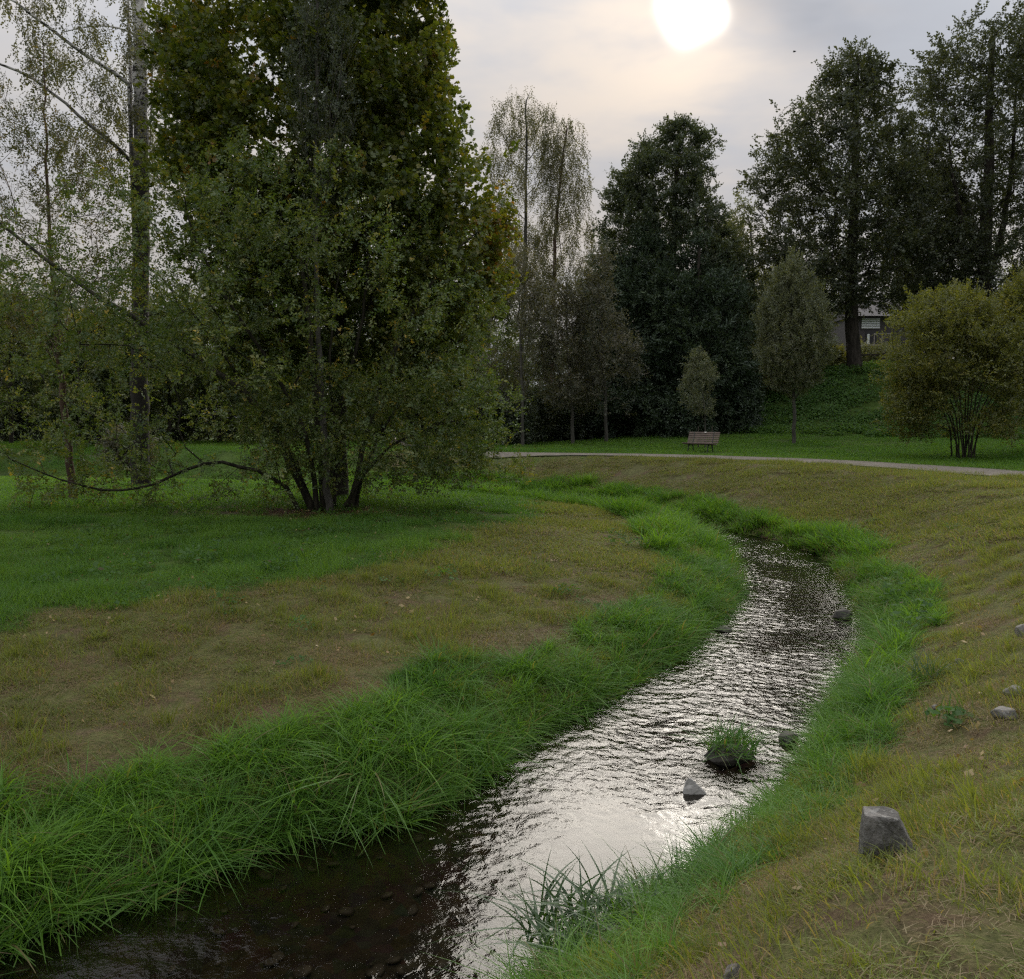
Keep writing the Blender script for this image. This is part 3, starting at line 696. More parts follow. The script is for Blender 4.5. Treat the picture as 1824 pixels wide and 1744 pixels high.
# ------------------------------------------------------------------ trees
def tubes(V, par, rad, main, min_sides=3):
    """a tapered tube along every edge; V node positions, par parent index, main[i] True when i carries its parent's line on"""
    ch = np.where(par >= 0)[0]; pa = par[ch]
    d = V[ch] - V[pa]; L_ = np.linalg.norm(d, axis=1, keepdims=True); d = d / np.maximum(L_, 1e-6)
    dirn = np.zeros_like(V); dirn[ch] = d; roots = np.where(par < 0)[0]
    for r_ in roots:
        k = ch[pa == r_]
        if len(k): dirn[r_] = dirn[k[0]]
    sv, sf, tot_ = [], [], 0
    r0 = np.where(main[ch], rad[pa], np.minimum(rad[ch] * 1.15, rad[pa])); r1 = rad[ch]
    d0 = np.where(main[ch][:, None], dirn[pa], d)
    for lo, hi, ns in ((0, .02, 3), (.02, .07, 5), (.07, 9, 9)):
        k = np.where((r1 >= lo) & (r1 < hi))[0]
        if not len(k): continue
        def frame(D):
            ref = np.where(np.abs(D[:, 2:3]) < .95, np.array([[0, 0, 1.0]]), np.array([[1.0, 0, 0]]))
            ref = np.where(np.abs(D[:, 1:2]) < .9, np.array([[0, 1.0, 0]]), ref)
            u = np.cross(D, ref); u /= np.linalg.norm(u, axis=1, keepdims=True); return u, np.cross(D, u)
        u0, w0 = frame(d0[k]); u1, w1 = frame(d[k])
        a = np.arange(ns) / ns * 2 * math.pi; ca, sa = np.cos(a)[None, :, None], np.sin(a)[None, :, None]
        A0 = V[pa[k]][:, None] + (u0[:, None] * ca + w0[:, None] * sa) * r0[k][:, None, None]
        A1 = V[ch[k]][:, None] + (u1[:, None] * ca + w1[:, None] * sa) * r1[k][:, None, None]
        VV = np.concatenate([A0, A1], 1).reshape(-1, 3)
        j = np.arange(ns); jn = (j + 1) % ns; bs_ = (np.arange(len(k)) * 2 * ns)[:, None]
        Fq = np.stack([bs_ + j, bs_ + jn, bs_ + jn + ns, bs_ + j + ns], -1).reshape(-1, 4)
        sv.append(VV); sf.append(Fq + tot_); tot_ += len(VV)
    return np.vstack(sv), np.vstack(sf)

class Skel:
    def __init__(s): s.p, s.par, s.len_, s.rmin = [], [], [], []
    def chain(s, pts, r0, r1, start=None, step=.45):
        """add a given limb: pts from its foot to its tip, radii r0 to r1; start = node index it leaves from"""
        pts = np.array(pts, float); d = np.r_[0, np.cumsum(np.linalg.norm(np.diff(pts, axis=0), axis=1))]
        n = max(2, int(d[-1] / step) + 1); t = np.linspace(0, d[-1], n)
        q_ = np.stack([np.interp(t, d, pts[:, i]) for i in range(3)], 1)
        for _ in range(2):
            if n > 3: q_[1:-1] = q_[1:-1] * .5 + (q_[:-2] + q_[2:]) * .25
        jit = rng.normal(0, .02, q_.shape) * min(1.5, step * 2); jit[0] = 0; q_ = q_ + jit
        first = len(s.p); prev = -1 if start is None else start
        for i in range(n):
            s.p.append(q_[i]); s.par.append(prev); s.rmin.append(r0 + (r1 - r0) * (i / (n - 1)) ** .8)
            s.len_.append(0.0 if prev < 0 else s.len_[prev] + (np.linalg.norm(q_[i] - s.p[prev])))
            prev = len(s.p) - 1
        return list(range(first, len(s.p)))
    def nearest(s, pt):
        return int(np.argmin(np.linalg.norm(np.array(s.p) - pt, axis=1)))
    def grow(s, T, bf=.35, step=.5, curve=.3, droop=0.0, min_h=None, noise_=.05, below=0.0):
        """join every target point to the nearest cheap node (minimum spanning tree with a path-length cost)"""
        T = np.asarray(T, float); M_ = len(T)
        N0 = len(s.p); cap = N0 + M_ * 40; P_ = np.zeros((cap, 3)); P_[:N0] = s.p; Ln = np.zeros(cap); Ln[:N0] = s.len_
        best = np.full(M_, 1e9); who = np.zeros(M_, int)
        def upd(i0, i1):
            for i in range(i0, i1):
                if min_h is not None and P_[i, 2] < min_h: continue
                dv = T - P_[i]; c_ = np.sqrt((dv * dv).sum(1)) + bf * Ln[i] + below * np.maximum(0, -dv[:, 2])
                k = c_ < best; best[k] = c_[k]; who[k] = i
        upd(0, N0); n = N0; tips = []
        for _ in range(M_):
            j = int(np.argmin(best));
            if best[j] > 1e8: break
            i = who[j]; a = P_[i]; t_ = T[j]; dv = t_ - a; L_ = np.linalg.norm(dv); best[j] = 1e10
            pi = s.par[i]; dd = (a - P_[pi]) if pi >= 0 else np.array([0, 0, 1.0]); dd = dd / (np.linalg.norm(dd) + 1e-9)
            ctrl = a + dd * L_ * curve + dv * .3 + np.array([0, 0, L_ * .12 * (1 - 2 * droop)])
            k = max(1, int(L_ / step)); old = n; prev = i
            for q_ in range(1, k + 1):
                u = q_ / k; pt = a * (1 - u) ** 2 + ctrl * 2 * u * (1 - u) + t_ * u * u
                if q_ < k: pt = pt + rng.normal(0, noise_ * step, 3)
                P_[n] = pt; s.p.append(pt); s.par.append(prev); s.rmin.append(0.0); Ln[n] = Ln[prev] + np.linalg.norm(pt - P_[prev]); s.len_.append(Ln[n]); prev = n; n += 1
            tips.append(prev)
            rem = best < 1e9 + 1
            sub_ = np.where(best < 1e8 + 9e8)[0]
            for ii_ in range(old, n):
                dv2 = T[sub_] - P_[ii_]; c_ = np.sqrt((dv2 * dv2).sum(1)) + bf * Ln[ii_] + below * np.maximum(0, -dv2[:, 2])
                kk = c_ < best[sub_]; w_ = sub_[kk]; best[w_] = c_[kk]; who[w_] = ii_
        return tips
    def finish(s, rtip=.006, pw=2.2, rmax=None):
        V = np.array(s.p); par = np.array(s.par); n = len(V); acc = np.zeros(n); hasc = np.zeros(n, bool)
        for i in range(n - 1, -1, -1):
            if not hasc[i]: acc[i] = rtip ** pw
            if par[i] >= 0: acc[par[i]] += acc[i]; hasc[par[i]] = True
        rad = acc ** (1 / pw)
        if rmax is not None: rad = np.minimum(rad, rmax)
        rad = np.maximum(rad * 1.0, np.array(s.rmin))
        for i in range(n):                                      # never thicker than the parent
            if par[i] >= 0: rad[i] = min(rad[i], rad[par[i]])
        main = np.zeros(n, bool); bestr = np.zeros(n); bi = np.full(n, -1)
        for i in range(n):
            p_ = par[i]
            if p_ >= 0 and rad[i] > bestr[p_]: bestr[p_] = rad[i]; bi[p_] = i
        main[bi[bi >= 0]] = True
        return V, par, rad, main

_SPR = {}
def sprays(m, length, n, size, aspect, shape, splay=.9, seed=0):
    """a few leafy twigs along +X: a thin stem and leaves set to both sides"""
    key = (m.name, length, n, size, aspect, shape)
    if key in _SPR: return _SPR[key]
    c = bpy.data.collections.new('spray'); g = np.random.default_rng(len(_SPR) * 10 + 5)
    for i in range(5):
        t = (np.arange(n) + g.random(n)) / n; t = .12 + .88 * t
        bendv = g.normal(0, .16, 2)
        C0 = np.c_[t * length, bendv[0] * length * t ** 2 + g.normal(0, .035 * length, n), bendv[1] * length * t ** 2 + g.normal(0, .035 * length, n)]
        sd_ = np.where(np.arange(n) % 2 == 0, 1, -1) * g.uniform(.5, 1.2, n) * splay; sd_[-1] *= .2
        el = g.normal(-.15, .45, n)
        ax = np.c_[np.cos(sd_) * np.cos(el), np.sin(sd_) * np.cos(el), np.sin(el)]
        nv_ = np.c_[g.normal(0, .55, n), g.normal(0, .55, n), np.ones(n)]; bx = np.cross(nv_, ax); bx /= np.linalg.norm(bx, axis=1, keepdims=True); nv_ = np.cross(ax, bx)
        l = (size * g.uniform(.65, 1.2, n))[:, None]; w = l * aspect; fold = nv_ * l * g.uniform(-.04, .16, (n, 1))
        C = C0 + ax * l * .62
        if shape == 'oval':
            V = np.stack([C - ax * l * .5, C + bx * w * .5 + fold, C + ax * l * .5, C - bx * w * .5 + fold], 1)
            Fc = np.arange(n)[:, None, None] * 4 + np.array([[0, 1, 2], [0, 2, 3]])[None]; k = 4
        else:
            V = np.stack([C - ax * l * .5, C + bx * w * .55 - ax * l * .18 + fold, C + bx * w * .28 + ax * l * .02, C + bx * w * .5 + ax * l * .30 + fold, C + ax * l * .55,
                          C - bx * w * .5 + ax * l * .30 + fold, C - bx * w * .28 + ax * l * .02, C - bx * w * .55 - ax * l * .18 + fold], 1)
            Fc = np.arange(n)[:, None, None] * 8 + np.array([[0, 2, 4], [0, 4, 6], [0, 1, 2], [2, 3, 4], [4, 5, 6], [6, 7, 0]])[None]; k = 8
        V = V.reshape(-1, 3); Fc = Fc.reshape(-1, 3); ti = np.repeat(g.random(n), k)
        me = np_mesh('spray', V, Fc, False, {'tint': ti}); me.materials.append(m)
        ob = bpy.data.objects.new('spray_%d' % i, me); c.objects.link(ob)
    _SPR[key] = c; return c

def crown_points(prof, depth, n, dfac=.9, thr=.42, nscale=.5, shell=.4, seed=1, yoff=0.0, rag=.2):
    """points in a crown whose left and right limits at each height are given; round in plan, with clumps and gaps"""
    py = np.array([a[0] for a in prof], float); xl = np.array([a[1] for a in prof], float); xr = np.array([a[2] for a in prof], float)
    out_ = []
    tot_ = 0
    while tot_ < n:
        m_ = n * 3
        y = rng.uniform(py[0], py[-1], m_); l = np.interp(y, py, xl); r = np.interp(y, py, xr); hw = (r - l) / 2
        k = rng.random(m_) < (hw / hw.max()) ** 1.5 + .04; y, l, r, hw = y[k], l[k], r[k], hw[k]; m_ = len(y)
        a = rng.random(m_) * 6.283; q_ = rng.random(m_) ** shell * (1 - rag / 2 + rag * rng.random(m_))
        X = (l + r) / 2 + hw * q_ * np.cos(a); s_ = depth / F
        dy = hw * s_ * dfac * q_ * np.sin(a)
        d0 = np.array([0, 0, CAM_H]); u = (X - 912) / F; v = (872 - y) / F
        D = np.stack([u, cp + v * sp, v * cp - sp], 1); pt = d0 + D * (depth / D[:, 1:2]); pt[:, 1] += dy + yoff
        nz_ = fbm(pt, nscale, 2, seed * 3); pt = pt[nz_ > thr]; out_.append(pt); tot_ += len(pt)
    return np.vstack(out_)[:n]

LSTAT = {}
def tree(name, label, cat, base_px, depth, trunk, r0, prof, n_t, leaf, bark, group=None, limbs=(), bf=.35, step=.5, dfac=.9, thr=.42, nscale=.45,
         shell=.4, rtip=.006, pw=2.3, leaves=26, spread=.28, size=.07, aspect=.55, up=.6, tint=(.35, .2), shape='oval', hang=0.0, stems=(), min_h=1.0,
         seed=1, curve=.3, filt=None, crown_name='crown', flat=1.0, tintfn=None, below=0.0, rmax=None, r_top=.25, extra_pts=None, sp_len=.35, sp_n=12, lift=.05, rag=.2):
    """trunk: photo points (px, py[, depth offset]) from the foot upward; limbs: given boughs; prof: crown limits; leaf: material"""
    bx = at(base_px, 760, depth)[0]; bz = gz(bx, depth)
    o_ = empty(name, (bx, depth, bz)); tag(o_, label, cat, group)
    sk = Skel()
    def W3(q_):
        return at(q_[0], q_[1], depth + (q_[2] if len(q_) > 2 else 0))
    tp = [np.array([bx, depth, bz - .15])] + [W3(q_) for q_ in trunk]
    sk.chain(tp, r0, r0 * r_top, None, step)
    for sx, sy, pts, ra, rb in stems:                      # further stems from the ground
        f0 = np.array([bx + sx, depth + sy, gz(bx + sx, depth + sy) - .1]); sk.chain([f0] + [W3(q_) for q_ in pts], ra, rb, None, step)
    for pts, ra, rb in limbs:
        q0 = W3(pts[0]); st = sk.nearest(q0); sk.chain([np.array(sk.p[st])] + [W3(q_) for q_ in pts[1:]], ra, rb, st, step)
    T = crown_points(prof, depth, n_t, dfac, thr, nscale, shell, seed, rag=rag)
    if filt is not None: T = T[filt(T)]
    if extra_pts is not None: T = np.vstack([T, extra_pts])
    tips = sk.grow(T, bf, step, curve, droop=1.0 if hang else 0.0, min_h=bz + min_h, below=below)
    V, par, rad, main = sk.finish(rtip, pw, rmax if rmax else r0 * .8)
    tv, tf = tubes(V, par, rad, main)
    big = link('trunk', np_mesh(name + '_trunk', tv - np.array([bx, depth, bz]), tf, True), bark, o_)
    # leafy twigs on the outer branches
    tipsA = np.array(tips); thin = np.where((rad < rtip * 2.4) & (par >= 0))[0]
    thin = thin[V[thin, 2] > bz + min_h * .6]
    src = np.concatenate([np.repeat(tipsA, 2), rng.choice(thin, max(1, int(len(tips) * (leaves - 2))))])
    n = len(src); q_ = rng.random((n, 1)) * .8; C = V[src] * (1 - q_) + V[par[src]] * q_ + rng.normal(0, spread, (n, 3)) * np.array([1, 1, flat])
    D = V[src] - V[par[src]]; D /= np.linalg.norm(D, axis=1, keepdims=True) + 1e-9
    D = D * .8 + rng.normal(0, .6, (n, 3)) * np.array([1, 1, flat]); D[:, 2] += lift
    if hang: D = D * .35; D[:, 2] -= .9; 
    D /= np.linalg.norm(D, axis=1, keepdims=True)
    rot = np.c_[rng.normal(0, .5, n), -np.arcsin(D[:, 2]), np.arctan2(D[:, 1], D[:, 0])]
    tn = tint[0] - .25 + tint[1] * rng.normal(size=n) * .8 + .35 * (fbm(C, .45, 2, seed + 50) - .5)
    if tintfn is not None: tn = tn + tintfn(C)
    C = C - D * (sp_len * .35)
    sc = rng.uniform(.75, 1.2, n)
    cr = scatter(crown_name, C - np.array([bx, depth, bz]), rot, np.c_[sc, sc, sc], np.clip(tn, -.5, 1), sprays(leaf, sp_len, sp_n, size, aspect, shape), None, o_)
    C = np.repeat(C, sp_n, 0)
    LSTAT[o_.name] = (len(C), len(tf)); return o_

G3 = lambda a, b_, c_: [(0, a), (.55, b_), (1, c_)]
lf_shrub = leaf_mat('small_tree_leaves', [(0, (0.050, 0.091, 0.024)), (.5, (0.124, 0.170, 0.045)), (.85, (0.227, 0.227, 0.058)), (1, (0.544, 0.387, 0.067))])
lf_maple = leaf_mat('maple_leaves', [(0, (.045, .075, .014)), (.55, (.118, .148, .026)), (.85, (.19, .17, .028)), (1, (.26, .13, .03))], .42)
lf_thin = leaf_mat('sparse_leaves', G3((0.043, 0.058, 0.020), (0.094, 0.098, 0.035), (0.187, 0.130, 0.043)))
lf_birch = leaf_mat('birch_leaves', G3((.05, .058, .025), (.11, .11, .05), (.18, .16, .07)), .4)
lf_alder = leaf_mat('dark_broad_leaves', G3((.040, .056, .032), (.076, .098, .054), (.125, .135, .070)), .3)
lf_lind = leaf_mat('linden_leaves', G3((.040, .050, .030), (.078, .094, .052), (.135, .135, .072)), .3)
lf_spruce = leaf_mat('conifer_sprays', G3((0.028, 0.047, 0.026), (0.053, 0.081, 0.041), (0.085, 0.116, 0.056)), .15)
lf_brown = leaf_mat('brown_grey_leaves', G3((0.079, 0.084, 0.053), (0.133, 0.133, 0.090), (0.227, 0.191, 0.128)), .3)
lf_col = leaf_mat('olive_grey_leaves', G3((0.094, 0.113, 0.064), (0.166, 0.182, 0.101), (0.254, 0.241, 0.133)), .3)
lf_bush = leaf_mat('yellow_green_leaves', G3((0.071, 0.086, 0.022), (0.149, 0.165, 0.040), (0.268, 0.243, 0.055)), .42)
lf_wood = leaf_mat('woodland_leaves', G3((0.049, 0.078, 0.029), (0.110, 0.136, 0.049), (0.208, 0.194, 0.073)), .35)

# --- the foreground many-stemmed tree
def keepA(T):
    s_ = F / T[:, 1]; px = T[:, 0] * s_ + 912; py = 743 - (T[:, 2] - CAM_H) * s_
    pr_ = np.ones(len(T)); pr_[(px < 440) & (py > 665)] = .30; pr_[(py > 840)] *= .5; pr_[(px < 330) & (py < 470)] *= .55
    return rng.random(len(T)) < pr_
tree('fruit_tree', 'wide spreading many-stemmed tree with small leaves and low drooping boughs on the left meadow', 'tree', 578, 20.0,
     [(572, 800), (560, 690), (548, 540), (525, 400), (505, 310)], .12,
     [(285, 330, 640), (340, 180, 770), (420, 40, 850), (500, -40, 890), (600, -60, 880), (690, -60, 915), (760, -40, 890), (830, 40, 850), (905, 250, 760)], 2300,
     lf_shrub, mb_shrub, limbs=(), bf=.22, step=.4, dfac=.75, thr=.40, nscale=.55, shell=.5, rtip=.0048, pw=2.35, leaves=5.6, spread=.12, size=.075, aspect=.62, sp_len=.34, sp_n=13,
     up=.5, tint=(.42, .2), filt=keepA, min_h=.35, extra_pts=np.array([at(rng.uniform(430, 870), rng.uniform(650, 860), rng.uniform(17.9, 20.6)) for _ in range(330)] + [at(rng.uniform(20, 340), rng.uniform(780, 925), rng.uniform(18.3, 19.6)) for _ in range(75)] + [at(rng.uniform(780, 930), rng.uniform(690, 870), rng.uniform(18.6, 20.0)) for _ in range(60)]), seed=3, rmax=.07,
     stems=[(-.25, -.1, [(510, 790, -.3), (440, 700, -.6), (340, 630, -.8), (240, 568, -1), (120, 490, -1.2), (20, 415, -1.3), (-60, 350, -1.4)], .105, .03),
            (-.55, -.2, [(512, 853, -.5), (430, 832, -.9), (355, 812, -1.1), (335, 838, -1.2), (250, 873, -1.3), (190, 876, -1.4), (125, 860, -1.5), (60, 842, -1.5), (-10, 800, -1.5)], .06, .014),
            (.55, 0, [(650, 780, .2), (690, 640, .2), (745, 540, .3), (800, 460, .4), (840, 420, .4)], .085, .022),
            (.1, .3, [(600, 760, .6), (640, 600, .9), (660, 450, 1.2), (640, 340, 1.4)], .08, .02),
            (-.1, -.3, [(545, 760, -.6), (450, 600, -1.2), (370, 480, -1.6), (330, 380, -1.8)], .075, .02),
            (.35, -.2, [(680, 800, -.4), (780, 755, -.7), (860, 738, -.8), (905, 735, -.9)], .05, .012),
            (-.35, .3, [(500, 800, .8), (420, 660, 1.4), (330, 540, 1.8), (230, 440, 2.2)], .07, .02),
            (.7, .1, [(640, 850, .2), (720, 700, .8), (800, 620, 1.2), (860, 580, 1.4)], .06, .015),
            (.0, .1, [(595, 780), (585, 640), (600, 500)], .06, .02)])
# --- the maple behind it
def mapletint(C):
    s_ = F / C[:, 1]; px = C[:, 0] * s_ + 912; py = 743 - (C[:, 2] - CAM_H) * s_
    return .3 * np.exp(-(((px - 880) / 70) ** 2 + ((py - 420) / 90) ** 2)) + .0 * py
tree('maple_tree', 'tall yellow-green maple whose crown rises out of the picture behind the spreading tree', 'tree', 606, 23.0,
     [(604, 700), (602, 560), (596, 350), (590, 120), (585, -120), (580, -280)], .21,
     [(-330, 520, 660), (-200, 400, 760), (-60, 330, 790), (40, 310, 800), (130, 295, 830), (220, 290, 820), (300, 280, 850), (380, 290, 915), (450, 330, 925), (560, 360, 880), (660, 420, 840)], 1900,
     lf_maple, mb_dark, bf=.3, step=.5, dfac=.8, thr=.39, nscale=.42, shell=.42, rtip=.006, leaves=6, spread=.22, size=.115, aspect=.95, sp_len=.5, sp_n=15, up=.9, tint=(.42, .17), shape='lobed', seed=5, min_h=2.2, tintfn=mapletint, below=.4)
# --- slim tree with grey trunk and dark upright twigs in front of the maple
tree('slender_tree', 'slender grey-trunked tree with fine dark upright twigs in front of the maple', 'tree', 583, 19.5,
     [(575, 740), (566, 600), (563, 420), (562, 200), (566, 20), (570, -90)], .095,
     [(-110, 545, 600), (-20, 515, 630), (80, 500, 645), (200, 505, 640), (300, 525, 615), (380, 540, 600)], 330,
     lf_alder, mb_grey, bf=.9, step=.35, dfac=.9, thr=.3, nscale=.9, shell=.7, rtip=.004, leaves=3.2, spread=.08, size=.07, aspect=.5, sp_len=.3, sp_n=12, lift=.8, up=.3, tint=(.55, .2), seed=7, min_h=4, curve=.5, below=2.0)
# --- birch on the left
tree('birch_tree', 'tall birch with black and white trunk rising out of the picture on the left', 'tree', 246, 27.0,
     [(248, 700), (250, 480), (252, 300), (250, 150), (247, 0), (245, -160), (243, -300)], .31,
     [(-330, 190, 300), (-200, 90, 380), (-80, 30, 400), (40, 10, 390), (130, 30, 370), (230, 60, 350), (330, 90, 340)], 560,
     lf_birch, mb_birch, limbs=[([(244, 165), (205, 128, -.6), (150, 100, -1), (95, 55, -1.5), (40, 15, -2), (-20, -25, -2)], .075, .03),
                                ([(248, 300), (215, 268, -.8), (150, 215, -1.4), (90, 160, -1.8), (30, 125, -2.2), (-30, 100, -2.4)], .075, .03),
                                ([(252, 128), (285, 105, .5), (330, 92, .8), (372, 86, 1)], .05, .02),
                                ([(248, 20), (225, -20), (190, -90), (150, -160)], .07, .02),
                                ([(248, 60), (180, 40, .8), (110, 60, 1.4)], .04, .015)],
     bf=.35, step=.45, dfac=.9, thr=.44, nscale=.5, rtip=.005, leaves=5, spread=.12, size=.075, aspect=.7, sp_len=.6, sp_n=16, up=.2, tint=(.35, .2), hang=.7, seed=9, min_h=7.5, r_top=.55)
# --- thin reddish tree
tree('young_tree', 'thin red-brown trunked tree with sparse leaves at the left edge of the meadow', 'tree', 126, 22.0,
     [(118, 760), (105, 640), (95, 540), (88, 420), (82, 280), (79, 160), (78, 80)], .115,
     [(70, 70, 95), (130, 20, 150), (220, -30, 190), (330, -40, 220), (440, -50, 240), (540, -40, 240), (620, 0, 200)], 620,
     lf_thin, mb_red, bf=.5, step=.4, dfac=.9, thr=.4, nscale=.7, rtip=.0042, leaves=4.5, spread=.10, size=.07, aspect=.55, sp_len=.3, sp_n=9, up=.3, tint=(.45, .25), seed=11, min_h=2.6, r_top=.12, curve=.45, below=1.0)

# --- far right big trees
tree('linden_tree', 'large dark linden on top of the slope beside the small house', 'tree', 1520, 54.0,
     [(1516, 600), (1518, 480), (1522, 330), (1525, 180), (1528, 100)], .50,
     [(82, 1520, 1538), (110, 1478, 1566), (170, 1425, 1598), (215, 1385, 1615), (300, 1335, 1640), (340, 1345, 1650), (400, 1325, 1650), (470, 1345, 1660), (520, 1395, 1640), (552, 1440, 1590)], 1300,
     lf_lind, mb_dark, group='lindens on the slope', bf=.3, step=.9, thr=.38, nscale=.6, shell=.46, rtip=.012, leaves=4.3, spread=.3, size=.16, aspect=.75, sp_len=.95, sp_n=20, up=.8, tint=(.4, .2), seed=13, min_h=4, flat=.6, below=.6)
tree('linden_tree', 'tallest linden at the right edge with rounded crown and several upright limbs', 'tree', 1752, 55.0,
     [(1752, 560), (1755, 430), (1760, 300), (1764, 150), (1768, 70)], .62,
     [(30, 1715, 1850), (60, 1665, 1890), (110, 1632, 1920), (200, 1622, 1940), (300, 1605, 1950), (400, 1600, 1950), (480, 1610, 1950), (550, 1650, 1930), (600, 1690, 1880)], 1500,
     lf_lind, mb_dark, group='lindens on the slope', limbs=[([(1754, 520), (1790, 400, 1), (1806, 250, 1.5), (1812, 120, 2)], .28, .06), ([(1754, 480), (1705, 380, -1), (1690, 250, -1.5)], .24, .05)],
     bf=.3, step=.9, thr=.38, nscale=.6, shell=.46, rtip=.012, leaves=4.3, spread=.3, size=.16, aspect=.75, sp_len=.95, sp_n=20, up=.8, tint=(.35, .2), seed=15, min_h=4, flat=.6, below=.6)
tree('linden_tree', 'lower dark tree filling the gap between the two lindens', 'tree', 1655, 60.0,
     [(1660, 560), (1656, 430), (1652, 340)], .4,
     [(255, 1640, 1660), (310, 1600, 1700), (400, 1570, 1730), (500, 1570, 1740), (560, 1610, 1730), (620, 1620, 1700)], 700,
     lf_lind, mb_dark, group='lindens on the slope', bf=.3, step=1.0, thr=.43, nscale=.28, rtip=.012, leaves=4.3, spread=.3, size=.16, aspect=.75, sp_len=.95, sp_n=20, up=.7, tint=(.35, .2), seed=17, min_h=2.5, flat=.7)
tree('alder_tree', 'dark alder with layered boughs standing below the hazy sun', 'tree', 1197, 56.0,
     [(1196, 640), (1198, 500), (1202, 370), (1208, 260), (1210, 225)], .42,
     [(212, 1202, 1216), (238, 1172, 1256), (262, 1120, 1275), (282, 1140, 1258), (306, 1078, 1302), (330, 1100, 1276), (352, 1068, 1280), (382, 1085, 1290), (402, 1058, 1325), (430, 1075, 1310), (480, 1048, 1340), (560, 1055, 1340), (640, 1075, 1325)], 1900,
     lf_alder, mb_dark, limbs=[([(1197, 560), (1176, 470, 1), (1166, 380, 1.5), (1162, 290, 2)], .2, .05)],
     bf=.35, step=.9, thr=.41, nscale=.8, shell=.36, rtip=.011, leaves=4.2, spread=.25, size=.15, aspect=.75, sp_len=.85, sp_n=22, up=.9, tint=(.4, .2), seed=20, min_h=3.5, flat=.45, below=1.0)
tree('alder_tree', 'lighter leafy tree in the gap between alder and linden', 'tree', 1345, 63.0,
     [(1345, 640), (1342, 500), (1338, 400)], .25,
     [(345, 1330, 1350), (400, 1285, 1380), (470, 1270, 1400), (560, 1280, 1410), (640, 1290, 1400)], 420,
     lf_col, mb_dark, bf=.4, step=.9, thr=.48, nscale=.35, rtip=.01, leaves=4, spread=.3, size=.17, aspect=.7, sp_len=.8, sp_n=16, up=.5, tint=(.35, .2), seed=21, min_h=2.5)
tree('birch_tree', 'pale airy birch with rounded top behind the maple', 'tree', 925, 61.0,
     [(930, 600), (935, 450), (938, 320), (937, 220), (937, 180)], .24,
     [(158, 930, 944), (178, 895, 972), (215, 872, 1000), (290, 862, 1005), (380, 860, 1000), (470, 850, 1000), (540, 860, 1000)], 520,
     lf_birch, mb_grey, group='birches behind the path', bf=.45, step=.8, thr=.47, nscale=.4, rtip=.009, leaves=4, spread=.2, size=.11, aspect=.65, sp_len=1.3, sp_n=20, up=.2, tint=(.4, .2), hang=1.3, seed=23, min_h=5, curve=.5, below=1.5)
tree('birch_tree', 'pale airy birch with bare dark trunk right of its twin', 'tree', 984, 60.0,
     [(985, 640), (986, 520), (990, 400), (1000, 300), (1010, 230)], .24,
     [(208, 1000, 1030), (232, 968, 1046), (300, 962, 1050), (360, 958, 1056), (420, 945, 1062), (490, 935, 1050), (560, 950, 1030)], 430,
     lf_birch, mb_red, group='birches behind the path', bf=.45, step=.8, thr=.47, nscale=.4, rtip=.009, leaves=3.6, spread=.2, size=.11, aspect=.65, sp_len=1.2, sp_n=20, up=.2, tint=(.4, .2), hang=1.2, seed=25, min_h=5, curve=.5, below=1.5)
# --- dark conifers
for k, (bxp, dep, prof, sd_, lab) in enumerate([
        (1245, 51, [(415, 1228, 1246), (460, 1195, 1275), (520, 1155, 1325), (600, 1130, 1342), (680, 1120, 1348), (745, 1140, 1338)], 31, 'broad blackish conifer behind the staked sapling'),
        (1150, 53, [(395, 1142, 1156), (450, 1105, 1190), (540, 1075, 1220), (640, 1070, 1235), (765, 1090, 1220)], 33, 'dark conifer just left of the broad blackish one'),
        (1085, 55, [(470, 1075, 1095), (530, 1035, 1130), (620, 1015, 1150), (720, 1020, 1150), (775, 1040, 1140)], 35, 'dark conifer behind the two pale young trunks')]):
    tree('conifer_tree', lab, 'tree', bxp, dep, [(bxp, 680), (bxp, 560), (bxp, prof[0][0] + 8)], .26, prof, 800, lf_spruce, mb_dark, group='dark conifers behind the path', bf=.9, step=.8, thr=.36,
         nscale=.4, shell=.36, rtip=.01, leaves=6, spread=.2, size=.24, aspect=.3, sp_len=.9, sp_n=20, lift=-.25, up=.9, tint=(.45, .22), seed=sd_, min_h=.4, flat=.5, below=1.5)
# --- young trees with brown grey foliage
for bxp, dep, tr_, prof, sd_, lab in [
        (931, 45.5, [(930, 700), (926, 600), (924, 480)], [(435, 915, 935), (500, 880, 968), (580, 858, 990), (660, 845, 1000), (715, 860, 985)], 41, 'brown-grey young tree nearest the maple, behind the path'),
        (1021, 46.5, [(1018, 700), (1010, 600), (1010, 500)], [(480, 1005, 1020), (540, 975, 1050), (620, 955, 1070), (690, 960, 1070), (728, 980, 1050)], 43, 'brown-grey young tree in the middle of three behind the path'),
        (1080, 47.0, [(1078, 700), (1072, 600), (1066, 500)], [(435, 1060, 1078), (500, 1030, 1108), (580, 1010, 1140), (660, 1010, 1150), (735, 1030, 1130)], 45, 'brown-grey young tree with straight pale trunk before the conifers')]:
    tree('young_tree', lab, 'tree', bxp, dep, tr_, .115, prof, 420, lf_brown, mb_grey, group='young trees behind the path', bf=.6, step=.6, thr=.42, nscale=.5, rtip=.007, leaves=4.5, spread=.15, size=.11, aspect=.6, sp_len=.6, sp_n=12,
         up=.3, tint=(.4, .2), seed=sd_, min_h=1.7, curve=.45, below=1.0, r_top=.25)
